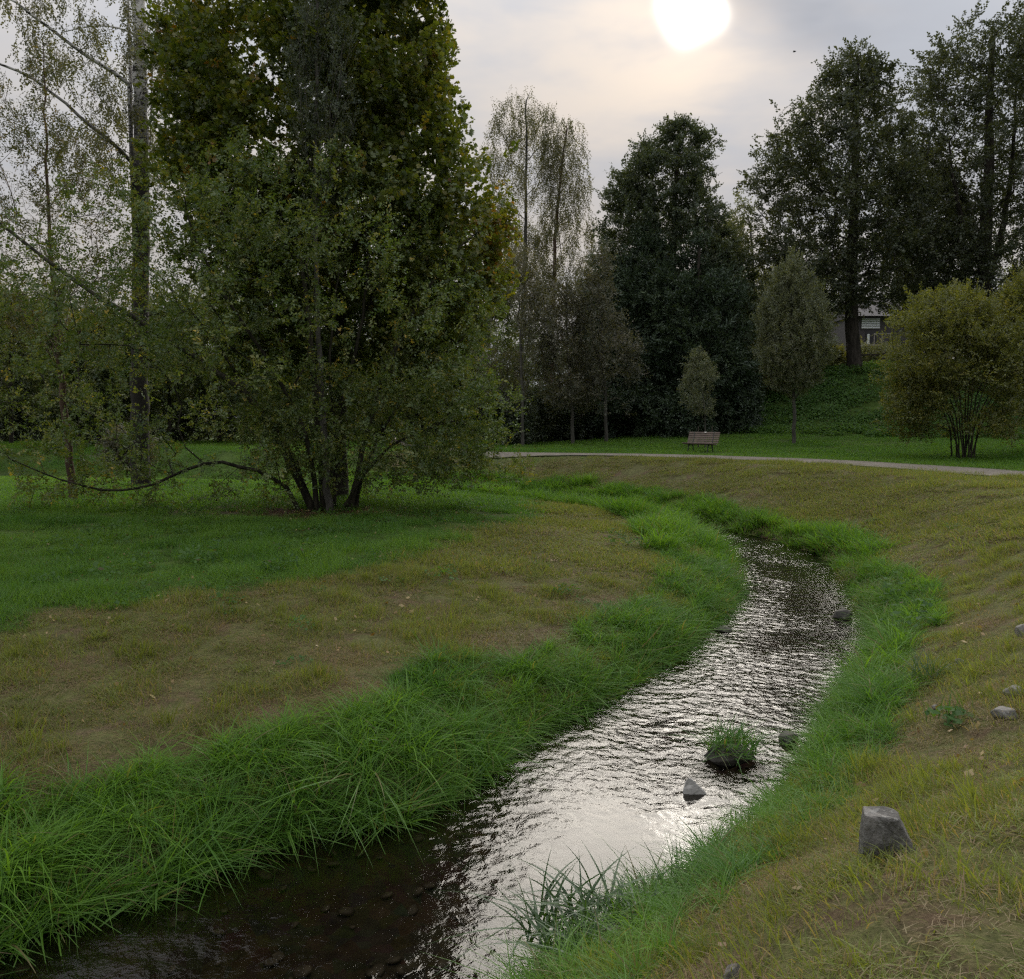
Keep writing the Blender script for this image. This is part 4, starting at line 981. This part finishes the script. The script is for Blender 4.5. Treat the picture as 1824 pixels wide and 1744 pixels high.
tree('columnar_tree', 'small egg-shaped olive-grey tree on the lawn right of the bench', 'tree', 1415, 42.0,
     [(1414, 690), (1412, 600), (1408, 500), (1406, 465)], .105,
     [(450, 1400, 1414), (474, 1384, 1434), (520, 1362, 1464), (580, 1350, 1482), (640, 1350, 1482), (686, 1376, 1458), (700, 1396, 1434)], 900,
     lf_col, mb_grey, bf=.8, step=.45, thr=.28, nscale=.6, shell=.36, rtip=.005, leaves=6, spread=.12, size=.085, aspect=.6, sp_len=.45, sp_n=16, lift=.5, up=.4, tint=(.4, .2), seed=47, min_h=1.8, curve=.5, below=2.0)
tree('sapling', 'small staked sapling standing behind the bench', 'tree', 1257, 40.5,
     [(1256, 740), (1250, 680), (1246, 635)], .045,
     [(618, 1238, 1250), (640, 1224, 1266), (680, 1212, 1280), (715, 1210, 1280), (738, 1235, 1268)], 260,
     lf_col, mb_grey, bf=.6, step=.35, thr=.35, nscale=.8, rtip=.004, leaves=4, spread=.08, size=.08, aspect=.55, sp_len=.3, sp_n=9, lift=.3, up=.3, tint=(.3, .2), seed=49, min_h=1.0, below=1.5)
# --- hazel-like bushes on the right
def bush(bxp, dep, prof, nt_, lab, sd_, stems_n=13):
    st = []
    py0, xl0, xr0 = prof[2]
    for i in range(stems_n):
        u = (i + .5) / stems_n * 2 - 1; a = rng.normal(0, .5)
        st.append((u * .32, rng.normal(0, .18), [(bxp + u * 30, 750, a * .5), (bxp + u * 75, 690, a), (bxp + u * 120 + rng.normal(0, 12), 620, a * 1.6), (bxp + u * 135, 575, a * 2)], .034, .010))
    return tree('bush', lab, 'bush', bxp, dep, [(bxp + 4, 740), (bxp + 8, 650), (bxp - 3, 580)], .04, prof, nt_, lf_bush, mb_shrub, group='large bushes by the path', stems=st, bf=.35, step=.4, thr=.47, nscale=1.0,
                shell=.55, rtip=.0048, leaves=5, spread=.2, size=.085, aspect=.62, sp_len=.6, sp_n=20, lift=.25, up=.6, tint=(.45, .2), seed=sd_, min_h=.9, flat=.7, below=.5, rag=.55, filt=lambda T: rng.random(len(T)) < np.where(T[:, 2] < 3.1 + 52 / F * dep, np.where(np.abs(T[:, 0] * F / T[:, 1] + 912 - bxp) < 45, .12, .85), 1.0))
bush(1720, 31.0, [(516, 1670, 1705), (530, 1640, 1750), (556, 1598, 1780), (600, 1586, 1806), (650, 1578, 1812), (700, 1580, 1814), (772, 1610, 1806)], 1150, 'large yellow-green many-stemmed bush beside the path', 51)
bush(1868, 32.0, [(488, 1815, 1920), (530, 1790, 1950), (600, 1775, 1960), (680, 1785, 1960), (760, 1810, 1950)], 1000, 'yellow-green bush cut off by the right edge', 53)
# --- shrubs and hedge masses
def shrub(name, lab, bxp, dep, prof, nt_, leafm, sd_, group=None, size=.1, leaves=6, thr=.36, spread=.14):
    return tree(name, lab, 'shrub', bxp, dep, [(bxp, prof[-1][0] - 8), (bxp + 3, (prof[0][0] + prof[-1][0]) / 2)], .05, prof, nt_, leafm, mb_shrub, group=group, bf=.3, step=.5, thr=thr, nscale=.5,
                rtip=.006, leaves=leaves, spread=spread, size=size, aspect=.6, sp_len=size * 5, sp_n=16, up=.6, tint=(.42, .22), seed=sd_, min_h=.1, r_top=.5)
for k, (bxp, dep, t_, w_, lab) in enumerate([(885, 47, 700, 60, 'dark undergrowth shrub at the far end of the path'), (975, 51, 690, 70, 'dark shrub between the first two young trunks'), (1050, 52, 690, 65, 'dark shrub between the second and third young trunk'),
                                             (1130, 50, 690, 65, 'dark low shrub under the conifers'), (1210, 49, 690, 65, 'dark low shrub left of the staked sapling'), (1300, 50, 670, 50, 'dark shrub at the left foot of the slope')]):
    shrub('shrub', lab, bxp, dep, [(t_, bxp - w_ * .5, bxp + w_ * .5), (t_ + 30, bxp - w_, bxp + w_), (770, bxp - w_, bxp + w_), (785, bxp - w_ * .8, bxp + w_ * .8)], 330, lf_spruce if k > 2 else lf_alder, 60 + k, 'undergrowth behind the path', size=.14)
shrub('shrub', 'brownish shrub behind the egg-shaped tree at the slope top', 1375, 54, [(610, 1340, 1400), (640, 1325, 1425), (690, 1330, 1420)], 260, lf_thin, 71, 'shrubs along the slope top', .12)
shrub('shrub', 'yellowish low shrub left of the linden trunk', 1462, 56, [(618, 1430, 1490), (640, 1415, 1508), (675, 1420, 1505)], 240, lf_bush, 72, 'shrubs along the slope top', .11)
shrub('shrub', 'yellowish low shrub behind the fence rails', 1560, 63, [(618, 1530, 1600), (635, 1520, 1625), (668, 1525, 1620)], 240, lf_col, 73, 'shrubs along the slope top', .11, spread=.25)
shrub('shrub', 'brown rounded shrub behind the birch trunk', 225, 33, [(768, 205, 250), (785, 188, 268), (812, 185, 270), (832, 195, 262)], 230, lf_brown, 74, size=.07, spread=.16)
# --- woodland behind the left meadow
wl = [(-170, 46, 430, 130, 'woodland tree beyond the left edge'), (18, 50, 520, 90, 'woodland tree at the far left with a hidden trunk'), (60, 58, 500, 80, 'grey-green woodland tree behind the thin red trunk'), (138, 44, 560, 60, 'dark-trunked woodland tree right of the thin red trunk'), (160, 49, 545, 60, 'slim woodland tree with black trunk, first of a close pair'),
      (176, 47, 560, 55, 'slim woodland tree with black trunk, second of a close pair'), (209, 52, 570, 60, 'woodland tree with pale birch-like trunk'), (300, 50, 520, 80, 'woodland tree right of the birch trunk'), (390, 54, 500, 90, 'woodland tree showing through the spreading crown'),
      (480, 50, 500, 90, 'woodland tree behind the left low bough'), (690, 52, 480, 90, 'woodland tree behind the maple trunk'), (780, 54, 470, 85, 'woodland tree behind the right side of the spreading tree'), (860, 56, 480, 70, 'woodland tree beside the far end of the path')]
for k, (bxp, dep, top, w_, lab) in enumerate(wl):
    tree('woodland_tree', lab, 'tree', bxp, dep, [(bxp + 2, 680), (bxp - 2, (top + 680) / 2), (bxp + 3, top + 20)], .13 if k not in (6,) else .16,
         [(top, bxp - w_ * .3, bxp + w_ * .3), (top + 40, bxp - w_ * .8, bxp + w_ * .8), (top + 110, bxp - w_, bxp + w_), (690, bxp - w_, bxp + w_), (735, bxp - w_ * .7, bxp + w_ * .7)], 330, lf_wood, mb_grey if k == 6 else mb_dark,
         group='woodland beyond the left meadow', bf=.4, step=.8, thr=.40, nscale=.35, rtip=.008, leaves=5, spread=.3, size=.15, aspect=.65, sp_len=.8, sp_n=18, up=.5, tint=(.4, .22), seed=80 + k, min_h=2.0, below=.6)
for k, (bxp, dep) in enumerate([(-60, 54), (40, 56), (110, 57), (200, 58), (290, 56), (370, 57), (450, 56), (540, 56), (630, 57), (720, 57), (810, 57)]):
    shrub('shrub', 'dark undergrowth shrub below the woodland, ' + ('leftmost, under the left edge tree', 'behind the thin red trunk', 'left of the close pair of black trunks', 'right of the close pair of black trunks', 'right of the birch trunk', 'behind the drooping low bough', 'left of the many-stemmed foot', 'behind the many-stemmed foot', 'right of the many-stemmed foot', 'behind the right skirt of the spreading tree', 'nearest the far end of the path')[k], bxp, dep, [(640 + (k * 37) % 40, bxp - 30, bxp + 30), (735, bxp - 55, bxp + 55), (790, bxp - 55, bxp + 55)], 190, lf_alder, 100 + k, 'undergrowth below the woodland', size=.15, leaves=6, spread=.2)
# --- a last belt of trees far behind, closing the gaps to the horizon
for k, (x, y, h, w_) in enumerate([(-58, 96, 14, 8), (-42, 95, 11, 7), (-28, 98, 12, 8), (-14, 96, 10, 7), (0, 99, 12, 8), (12, 97, 10, 7), (24, 100, 12, 7), (37, 104, 14, 8), (50, 104, 13, 8), (64, 102, 14, 8)]):
    bxp = x * F / y + 912; bz = gz(x, y); pyb = 743 - (bz - CAM_H) * F / y; pyt = 743 - (bz + h - CAM_H) * F / y; wp = w_ * F / y
    tree('distant_tree', 'distant dark tree far behind ' + ('the leftmost woodland', 'the birch trunk', 'the left half of the spreading tree', 'the maple trunk', 'the first of the pale birches', 'the young tree with straight pale trunk', 'the alder', 'the egg-shaped tree', 'the lower tree between the lindens', 'the tallest linden')[k], 'tree', bxp, y, [(bxp, (pyb + pyt) / 2), (bxp, pyt + 15)], .2,
         [(pyt, bxp - wp * .3, bxp + wp * .3), ((pyt * 2 + pyb) / 3, bxp - wp, bxp + wp), (pyb - 15, bxp - wp * .9, bxp + wp * .9)], 260, lf_wood, mb_dark, group='distant belt of trees', bf=.4, step=1.4, thr=.35, nscale=.25,
         rtip=.014, leaves=6, spread=.6, size=.28, aspect=.7, sp_len=1.4, sp_n=18, up=.5, tint=(.3, .2), seed=130 + k, min_h=.8)


# ------------------------------------------------------------------ stones
def rock(name, lab, px, py, zg, w_px, h_px, depthf=.8, m=None, seed=1, cuts=9, sink=.45, tilt=0.0, cat='stone', squash=1.0, pts=None):
    """a broken stone: convex hull of uneven points, faces softened and roughened"""
    r_ = random.Random(seed); c = on(px, py, zg); dep = c[1]; w_ = w_px * dep / F; h_ = h_px * dep / F
    bm = bmesh.new()
    gg = np.random.default_rng(seed + 60); uu = gg.normal(size=(26, 3)); uu /= np.linalg.norm(uu, axis=1, keepdims=True); uu *= gg.uniform(.8, 1.05, (26, 1))
    src = pts or [(u_[0] * .5, u_[1] * .5, .3 + u_[2] * .7) for u_ in uu] or [(math.cos(a) * r_.uniform(.7, 1) * .5, math.sin(a) * r_.uniform(.7, 1) * .5, z) for z in (-.4, .05, .5, .85) for a in [r_.uniform(0, 6.28) for _ in range(6 if z < .8 else 4)]]
    for x, y, z in src:
        k = 1.0; bm.verts.new((x * w_ * k, y * w_ * depthf * k, z * h_))
    bmesh.ops.convex_hull(bm, input=bm.verts)
    bmesh.ops.delete(bm, geom=[v for v in bm.verts if not v.link_faces], context='VERTS')
    bmesh.ops.bevel(bm, geom=list(bm.edges), offset=min(w_, h_) * .05, segments=1, affect='EDGES', clamp_overlap=True)
    bmesh.ops.remove_doubles(bm, verts=bm.verts, dist=min(w_, h_) * .004)
    bmesh.ops.triangulate(bm, faces=bm.faces); bmesh.ops.subdivide_edges(bm, edges=bm.edges, cuts=2, use_grid_fill=True)
    bm.normal_update(); co = np.array([v.co[:] for v in bm.verts]); n_ = fbm(co / max(w_, .05), 3.5, 3, seed) - .5
    for v, d in zip(list(bm.verts), n_): v.co += v.normal * float(d) * min(w_, h_) * .16
    o_ = bm_obj(name, bm, m or m_stone, None, (c[0], c[1], zg - sink * h_ * .2)); o_.rotation_euler = (0, tilt, r_.uniform(-.3, .3) if pts else r_.uniform(0, 6)); tag(o_, lab, cat); return o_
def zat(px, py):
    z = .6
    for _ in range(12): p_ = on(px, py, z); z = .5 * z + .5 * gz(p_[0], p_[1])
    return z
rock('stone', 'upright grey angular stone with a flat top in the near right grass', 1582, 1540, zat(1582, 1540), 112, 118, .55, seed=3, pts=[(-.42, -.3, -.3), (.62, -.3, -.3), (-.45, .35, -.3), (.6, .3, -.3), (-.46, -.28, .3), (-.43, -.25, .92), (-.2, -.35, .88), (.08, -.3, .9), (.1, .2, .95), (-.4, .25, .97), (.36, -.34, .42), (.4, .2, .45), (.56, -.3, .1)])
rock('stone', 'small buried grey stone in front of the upright one', 1538, 1575, zat(1538, 1575), 42, 24, .8, seed=4)
rock('stone', 'dark stone half hidden in grass at the bottom edge', 1308, 1742, zat(1308, 1742), 46, 34, .8, seed=5)
rock('stone', 'flat pale stone at the right edge, upper of two close together', 1808, 1240, zat(1808, 1240), 70, 26, .6, seed=6)
rock('stone', 'flat pale stone at the right edge, lower of two close together', 1790, 1278, zat(1790, 1278), 66, 26, .6, seed=7)
rock('stone', 'grey stone at the right edge highest up the mown bank', 1822, 1130, zat(1822, 1130), 40, 24, .7, seed=8)
rock('stone', 'small round pale stone in brown clippings on the right bank', 1711, 1184, zat(1711, 1184), 24, 14, .8, seed=9)
rock('stone', 'small grey stone in grass under the flat pale pair', 1668, 1268, zat(1668, 1268), 22, 16, .8, seed=10)
rock('stone', 'small pale triangular stone sticking out of the stream', 1236, 1412, 0.0, 44, 40, .5, m_pale, seed=11, pts=[(-.5, -.4, -.3), (.6, -.4, -.3), (.5, .4, -.3), (-.45, .4, -.3), (-.25, .1, .85), (-.02, -.1, .72), (-.5, -.15, .35), (.3, -.3, .38), (.55, -.2, .05), (.2, .3, .4)])
rk = rock('boulder', 'grass-topped dark boulder standing in the stream', 1298, 1352, 0.0, 100, 34, .8, m_wet, seed=12, cat='boulder')
rock('stone', 'wet black stone by the right bank beside the boulder', 1404, 1322, 0.0, 52, 26, .7, m_wet, seed=13)
rock('stone', 'dark flat stone in the stream near the right bank upstream', 1500, 1100, 0.0, 46, 20, .8, m_wet, seed=14)
rock('stone', 'dark flat stone awash by the left bank upstream', 1290, 1124, 0.0, 40, 9, .8, m_wet, seed=15)
rock('stone', 'pale stone among tall grass at the far bend', 985, 866, .35, 24, 14, .8, seed=16)
rock('boulder', 'pale rock outcrop on the far mown bank below the path', 1008, 840, zat(1008, 840), 40, 14, .8, seed=17, cat='boulder')
rock('stone', 'pale stone beside the rock outcrop on the far bank', 985, 838, zat(985, 838), 20, 9, .8, seed=18)
# pebbles on the stream bed
m_peb = plain('stream_pebbles', (.105, .088, .064), .6, var=.5, scale=1.5)
c_peb = bpy.data.collections.new('pebble')
for i in range(5):
    bm = bmesh.new(); bmesh.ops.create_icosphere(bm, subdivisions=2, radius=.5)
    for v in bm.verts: v.co *= random.uniform(.85, 1.1); v.co.z *= .34
    me = bpy.data.meshes.new('pebble'); bm.to_mesh(me); bm.free(); me.materials.append(m_peb)
    for pl in me.polygons: pl.use_smooth = True
    ob = bpy.data.objects.new(f'pebble_{i}', me); c_peb.objects.link(ob)
p = sample(-6, 7, 3.2, 20, 22); f, z = prep(p); p = p[f[2]]; s = rng.uniform(.03, .13, len(p))
scatter('pebbles', np.c_[p, height(p) + .01], np.c_[rng.normal(0, .2, (len(p), 2)), rng.random(len(p)) * 6.28], np.c_[s, s * rng.uniform(.6, 1, len(p)), s], rng.random(len(p)), c_peb, 'brown stones lying on the bed of the stream')


# ------------------------------------------------------------------ single plants near the water
def plant(name, lab, cat, x, y, parts, m, z=None):
    v, f, t, d = join(parts); me = np_mesh(name, v, f, False, {'tint': t, 'dry': d})
    o_ = link(name, me, m, None, (x, y, gz(x, y) - .01 if z is None else z)); tag(o_, lab, cat); return o_
c_ = on(1060, 1735, .15)
plant('sedge_clump', 'broad-bladed sedge clump overhanging the water at the bottom edge', 'grass clump', c_[0], c_[1],
      [blades(230, .38, .20, .44, .012, .022, .7, 1.6, 8, .05, 0, 901), blades(70, .36, .14, .3, .010, .018, .9, .8, 6, .05, 0, 904)], m_sedge)
c_ = on(1200, 1660, .15)
plant('sedge_clump', 'smaller sedge clump to the right of the overhanging one', 'grass clump', c_[0], c_[1], [blades(60, .2, .15, .32, .007, .013, .8, 1.0, 6, .08, 0, 902)], m_sedge)
c_ = on(1302, 1345, 0.0)
plant('grass_tuft', 'grass tuft growing on top of the boulder in the stream', 'grass tuft', c_[0], c_[1] - .02, [blades(320, .24, .16, .40, .007, .012, .9, 1.3, 6, .08, 0, 903)], m_tall, z=.06)
for k, (px, py, lab) in enumerate([(1600, 1080, 'dark nettle clump on the right bank, upper of two'), (1625, 1128, 'dark nettle clump on the right bank, lower of two'), (1700, 1290, 'broad-leaved weed below the flat pale stones')]):
    z_ = zat(px, py); c_ = on(px, py, z_)
    wd = empty('weed', (c_[0], c_[1], gz(c_[0], c_[1]) - .01)); tag(wd, lab, 'weed'); v, f, t, d = join([leaflets(90 if k < 2 else 40, .36 if k < 2 else .2, .03, .55 if k < 2 else .16, .06, .13, 910 + k, .4), blades(14, .2, .2, .45, .006, .01, .3, .3, 3, 0, 0, 920 + k)]); tag(link('leaves', np_mesh('weed_leaves', v, f, False, {'tint': t, 'dry': d}), m_cover, wd), kind='stuff')
c_ = on(1650, 1215, zat(1650, 1215)); plant('grass_tuft', 'dark coarse grass tuft above the right bank edge', 'grass tuft', c_[0], c_[1], [blades(80, .14, .3, .5, .006, .011, .6, 1.0, 5, .03, 0, 931)], m_sedge)


# ------------------------------------------------------------------ bench
bc = on(1248, 803, 1.62); bx_, by_ = bc[0], 37.6; bx_ = (1250 - 912) / F * by_
bn = empty('park_bench', (bx_, by_, gz(bx_, by_)), R(-41)); tag(bn, 'weathered red-brown slatted park bench on the lawn behind the path', 'bench')
BW = 1.52
for k in range(5):
    bm = bmesh.new(); box(bm, (0, -.42 + k * .085, .43 + (.012 if k == 0 else 0) - .012 * k), (BW, .07, .035), None, .006); bm_obj('seat_slat', bm, m_slat, bn)
for k in range(6):
    yy = .03 + .055 * k * .55 + .02; zz = .47 + .085 * k
    bm = bmesh.new(); box(bm, (0, yy + .02, zz), (BW, .03, .068), Matrix.Rotation(R(-16), 3, 'X'), .006); bm_obj('back_slat', bm, m_slat, bn)
for sx in (-.48, .48):
    bm = bmesh.new()
    def bar(a, c2, w_=.035):
        a, c2 = Vector(a), Vector(c2); d = c2 - a; M = d.to_track_quat('Z', 'Y').to_matrix(); box(bm, (a + c2) / 2, (w_, w_ * 1.1, d.length), M)
    bar((sx, -.40, .40), (sx, .06, .37)); bar((sx, .03, .36), (sx, .24, .95)); bm_obj('frame', bm, m_iron, bn)
    for yy, k in ((-.34, -1), (.06, 1)):
        bm = bmesh.new(); bar((sx, yy, .40), (sx, yy + k * .02, .22)); bar((sx, yy + k * .02, .23), (sx, yy + k * .09, -.04)); bar((sx, yy - k * .12, .385), (sx, yy + k * .01, .27), .022); bm_obj('leg', bm, m_iron, bn)
bm = bmesh.new(); box(bm, (.06, .195, .915), (.09, .012, .05), Matrix.Rotation(R(-16), 3, 'X'), .003); bm_obj('plaque', bm, m_plaque, bn)

# stakes of the sapling
sxp, syp = (1256 - 912) / F * 40.5, 40.5
for k, (dx, px) in enumerate([(-.32, 'left'), (.34, 'right')]):
    bm = bmesh.new(); bmesh.ops.create_cone(bm, cap_ends=True, segments=8, radius1=.03, radius2=.026, depth=1.15, matrix=Matrix.Translation((0, 0, .5)))
    o_ = bm_obj('tree_stake', bm, m_stake, None, (sxp + dx, syp + .1, gz(sxp + dx, syp + .1))); tag(o_, ['round wooden stake left of the sapling trunk', 'round wooden stake right of the sapling trunk'][k], 'stake', 'stakes of the sapling')

# ------------------------------------------------------------------ fence on the slope top
fy = 57.5
fx = [(px - 912) / F * fy for px in (1462, 1504, 1568, 1632, 1696, 1760)]
fn = empty('rail_fence', (fx[0], fy, gz(fx[0], fy))); tag(fn, 'low dark wooden post and rail fence behind the linden trunk', 'fence')
z0 = fn.location.z; fh = []
for k, x in enumerate(fx):
    zz = gz(x, fy); bm = bmesh.new(); box(bm, (x - fx[0], 0, zz - z0 + .55), (.13, .13, 1.35), None, .015); bm_obj('post', bm, m_post, fn); fh.append(zz - z0)
for k in range(len(fx) - 1):
    for hh in (.25, 1.08):
        a = Vector((fx[k] - fx[0], -.09, fh[k] + hh)); c2 = Vector((fx[k + 1] - fx[0], -.09, fh[k + 1] + hh)); bm = bmesh.new(); d = c2 - a
        box(bm, (a + c2) / 2, (d.length * .99, .05, .11), Matrix.Rotation(-math.atan2(d.z, d.x), 3, 'Y'), .01); bm_obj('rail', bm, m_post, fn)

# ------------------------------------------------------------------ small house up the slope
hy = 74.0
def hp(px, py): 
    p_ = at(px, py, hy); return p_
h0 = hp(1519, 640); hx0 = h0[0]; hx1 = hp(1640, 640)[0]; hzb = min(gz(hx0, hy), gz(hx1, hy)) - .3
deck_z = hp(1550, 616)[2]; eave = hp(1550, 564)[2]; ridge = hp(1550, 536)[2]
hs = empty('house', ((hx0 + hx1) / 2, hy, hzb)); tag(hs, 'small grey house with white slatted blind and railed terrace up the slope', 'house')
def hb(name, x0, x1, y0, y1, z0_, z1, m, bev=0.0, par=None):
    bm = bmesh.new(); box(bm, ((x0 + x1) / 2, (y0 + y1) / 2, (z0_ + z1) / 2), (abs(x1 - x0), abs(y1 - y0), abs(z1 - z0_)), None, bev)
    bmesh.ops.translate(bm, verts=bm.verts, vec=-hs.location); return bm_obj(name, bm, m, par or hs)
hb('wall', hx0, hx1, hy, hy + 6, hzb, eave, m_wall)
bm = bmesh.new(); xa, xb, ya, yb = hx0 - .15, hx1 + .4, hy - .6, hy + 6.6
vv = [bm.verts.new(Vector(c) - hs.location) for c in [(xa, ya, eave), (xb, ya, eave), (xb, yb, eave), (xa, yb, eave), (xa, (ya + yb) / 2, ridge + .6), (xb, (ya + yb) / 2, ridge + .6), ]]
for f_ in ((0, 1, 5, 4), (2, 3, 4, 5), (0, 4, 3), (1, 2, 5), (0, 3, 2, 1)): bm.faces.new([vv[i] for i in f_])
bm_obj('roof', bm, m_roof, hs)
wx0, wx1 = hp(1534, 575)[0], hp(1567, 575)[0]; wz0, wz1 = hp(1550, 586)[2], hp(1550, 567)[2]
wn = hb('window', wx0, wx1, hy - .03, hy + .02, wz0 - .05, wz1 + .05, m_dark)
ns = 6
for k in range(ns):
    zc = wz0 + (k + .5) / ns * (wz1 - wz0); bm = bmesh.new(); box(bm, ((wx0 + wx1) / 2, hy - .08, zc), (wx1 - wx0 - .04, .10, .075), Matrix.Rotation(R(-25), 3, 'X')); bmesh.ops.translate(bm, verts=bm.verts, vec=-hs.location); bm_obj('slat', bm, m_white, wn)
hb('door', hp(1541, 600)[0], hp(1562, 600)[0], hy - .03, hy + .03, deck_z, hp(1550, 589)[2], m_dark)
hb('terrace', hp(1527, 616)[0], hp(1600, 616)[0], hy - 1.8, hy - .01, deck_z - .16, deck_z, m_deck)
hb('terrace_base', hp(1532, 616)[0], hp(1600, 616)[0], hy - 1.6, hy - .02, hzb, deck_z - .165, m_wall)
hb('corner_post', hp(1533, 600)[0], hp(1536, 600)[0], hy - 1.5, hy - 1.38, deck_z, hp(1535, 598)[2], m_white)
rl = hb('railing', hp(1543, 600)[0], hp(1572, 600)[0], hy - 1.62, hy - 1.57, deck_z + .86, deck_z + .92, m_deck)
for px in (1543.5, 1557, 1571.5):
    bm = bmesh.new(); x = hp(px, 600)[0]; box(bm, (x, hy - 1.6, deck_z + .43), (.05, .05, .86)); bmesh.ops.translate(bm, verts=bm.verts, vec=-hs.location); bm_obj('rail_post', bm, m_deck, rl)

# ------------------------------------------------------------------ a bird in the sky
bp_ = at(1415, 92, 70.0)
bm = bmesh.new(); r = bmesh.ops.create_uvsphere(bm, u_segments=10, v_segments=6, radius=.06)
for v in r['verts']: v.co.x *= .9; v.co.y *= 2.2; v.co.z *= .85
pts = [(-.04, .05, .02), (-.04, -.06, .02), (-.16, -.03, .07), (-.16, .07, .08), (-.30, -.06, .03), (-.29, .0, .035)]
for sgn in (1, -1):
    vs_ = [bm.verts.new((x * sgn, y, z + .012 * (k % 2))) for k, (x, y, z) in enumerate(pts)]
    for f_ in ((0, 1, 2, 3), (3, 2, 4, 5)): bm.faces.new([vs_[i] for i in f_])
t_ = [bm.verts.new(c) for c in ((-.03, -.1, 0), (.03, -.1, 0), (.05, -.22, 0), (-.05, -.22, 0))]; bm.faces.new(t_)
bird = bm_obj('bird', bm, m_bird, None, bp_); bird.rotation_euler = (0, R(-18), R(60)); tag(bird, 'small dark bird flying below the hazy sun on the right', 'bird')

print('LEAVES', sum(a for a, _ in LSTAT.values()), 'BRANCH FACES', sum(c for _, c in LSTAT.values()), 'TREES', len(LSTAT))
